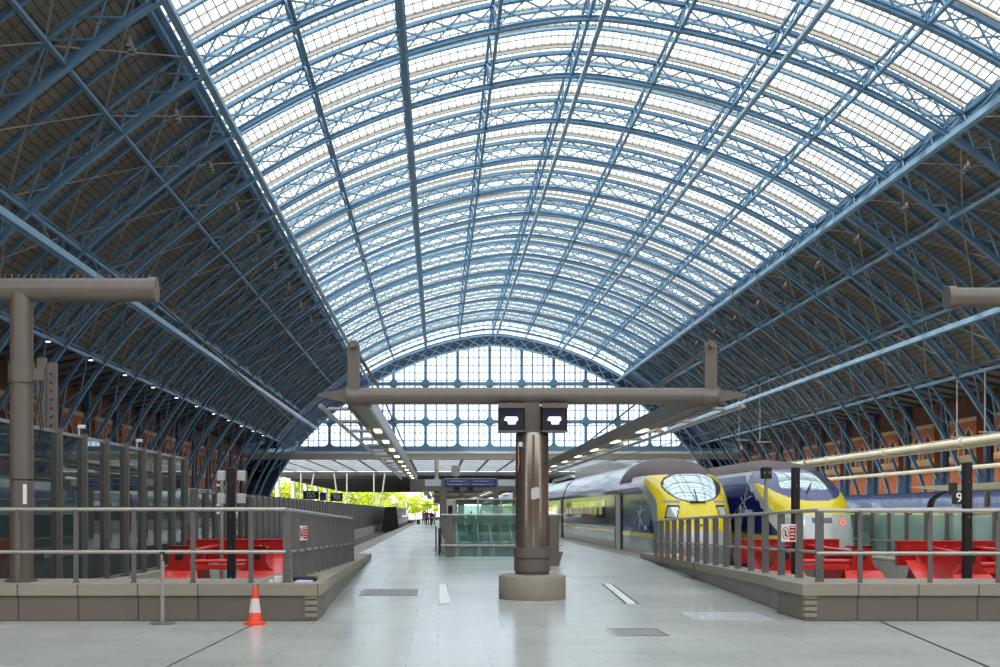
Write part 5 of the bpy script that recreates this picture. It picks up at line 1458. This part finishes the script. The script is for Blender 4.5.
person(431.5, 139, 1.78, 'person in dark blue beside the one in the red top', M['cloth_navy'], M['cloth_navy'], .6)
person(423.8, 160, 1.75, 'person in grey with a small case farther down the platform', M['cloth_grey'], M['cloth_grey'], 2.8)
person(426, 175, 1.75, 'person in a white top behind the one in the red top', M['cloth_white'], M['cloth_navy'], 3.1)
person(434.5, 150, 1.70, 'person in a pale shirt left of the well balustrade, far off', M['cloth_white'], M['cloth_grey'], 1.0)
person(471, 78, 1.7, 'person in a red top seen through the glass behind the well', M['cloth_red'], M['cloth_grey'], 0)
person(481, 80, 1.8, 'person in dark clothes seen through the glass behind the well', M['cloth_navy'], M['cloth_navy'], .5)
xx, Y = pxX(418.5, 160), 160
t = thing('suitcase', 'small black wheeled suitcase beside the person in grey', 'suitcase', (xx, Y, 0))
g = MB(); g.cbox(xx-.22, xx+.22, Y-.14, Y+.14, .05, .62, M['black'], .04); build('shell', g, t); g = MB(); g.tube((xx-.1, Y, .6), (xx-.1, Y, .95), .012, M['chrome'], 6); g.tube((xx+.1, Y, .6), (xx+.1, Y, .95), .012, M['chrome'], 6); g.tube((xx-.1, Y, .95), (xx+.1, Y, .95), .015, M['black'], 6); build('handle', g, t)
g = MB(); [g.lathe((xx+a, Y+b, 0), [(.03, 0), (.03, .05)], M['black'], 8) for a in (-.17, .17) for b in (-.1, .1)]; build('wheel', g, t)
# queue posts left of the well
for k, (px, Y) in enumerate(((436, 52), (439, 46), (440.5, 49))):
    x = pxX(px, Y)
    t = thing('barrier_post', 'slim dark queue post left of the well balustrade, %s from the camera' % ['farthest', 'nearest', 'middle one'][k], 'barrier post', (x, Y, 0), 'queue posts by the well')
    g = MB(); g.lathe((x, Y, 0), [(.17, 0), (.17, .015), (.03, .03)], M['bar_flat'], 16); build('foot', g, t); g = MB(); g.tube((x, Y, .02), (x, Y, 1.0), .035, M['bar_flat'], 12); build('tube', g, t, True)

# ------------------------------------------------------------------ wall behind the camera (brick below, open glazing above)
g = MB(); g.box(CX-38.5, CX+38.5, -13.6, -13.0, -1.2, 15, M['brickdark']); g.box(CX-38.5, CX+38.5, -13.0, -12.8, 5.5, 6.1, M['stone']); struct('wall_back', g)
# ------------------------------------------------------------------ light
w = bpy.data.worlds.new('World'); scn.world = w; w.use_nodes = True
nt = w.node_tree; bg = nt.nodes['Background']
tc = nt.nodes.new('ShaderNodeTexCoord'); sep = nt.nodes.new('ShaderNodeSeparateXYZ'); rmp = nt.nodes.new('ShaderNodeValToRGB')
nt.links.new(tc.outputs['Generated'], sep.inputs[0]); nt.links.new(sep.outputs['Z'], rmp.inputs[0]); nt.links.new(rmp.outputs[0], bg.inputs[0])
rmp.color_ramp.elements[0].position = 0; rmp.color_ramp.elements[0].color = (.97, .98, 1, 1)
rmp.color_ramp.elements[1].position = 1; rmp.color_ramp.elements[1].color = (.90, .95, 1, 1)
bg.inputs[1].default_value = 2.8
def sun(az, el, strength, angle, col):
    """light comes from azimuth az (degrees clockwise from +Y) and elevation el"""
    l = bpy.data.lights.new('sun', 'SUN'); l.energy = strength; l.angle = R(angle); l.color = col
    o = bpy.data.objects.new('sun', l); COL.objects.link(o)
    d = Vector((math.sin(R(az))*math.cos(R(el)), math.cos(R(az))*math.cos(R(el)), math.sin(R(el))))
    o.rotation_euler = d.to_track_quat('Z', 'Y').to_euler()
sun(-100, 38, 12.0, 4, (1, .92, .78))

# ------------------------------------------------------------------ camera
cam = bpy.data.cameras.new('camera'); co = bpy.data.objects.new('camera', cam); COL.objects.link(co)
co.location = (0, 0, EYE); co.rotation_euler = (R(90), 0, 0)
cam.sensor_width = 36; cam.lens = 36*F/1000
cam.shift_x = (500-438)/1000; cam.shift_y = (512-333.5)/1000
cam.clip_end = 2000; cam.clip_start = .1
scn.camera = co
vs_ = scn.view_settings
vs_.view_transform = 'Standard'; vs_.look = 'None'; vs_.gamma = 1; vs_.use_curve_mapping = False; vs_.exposure = 0.0
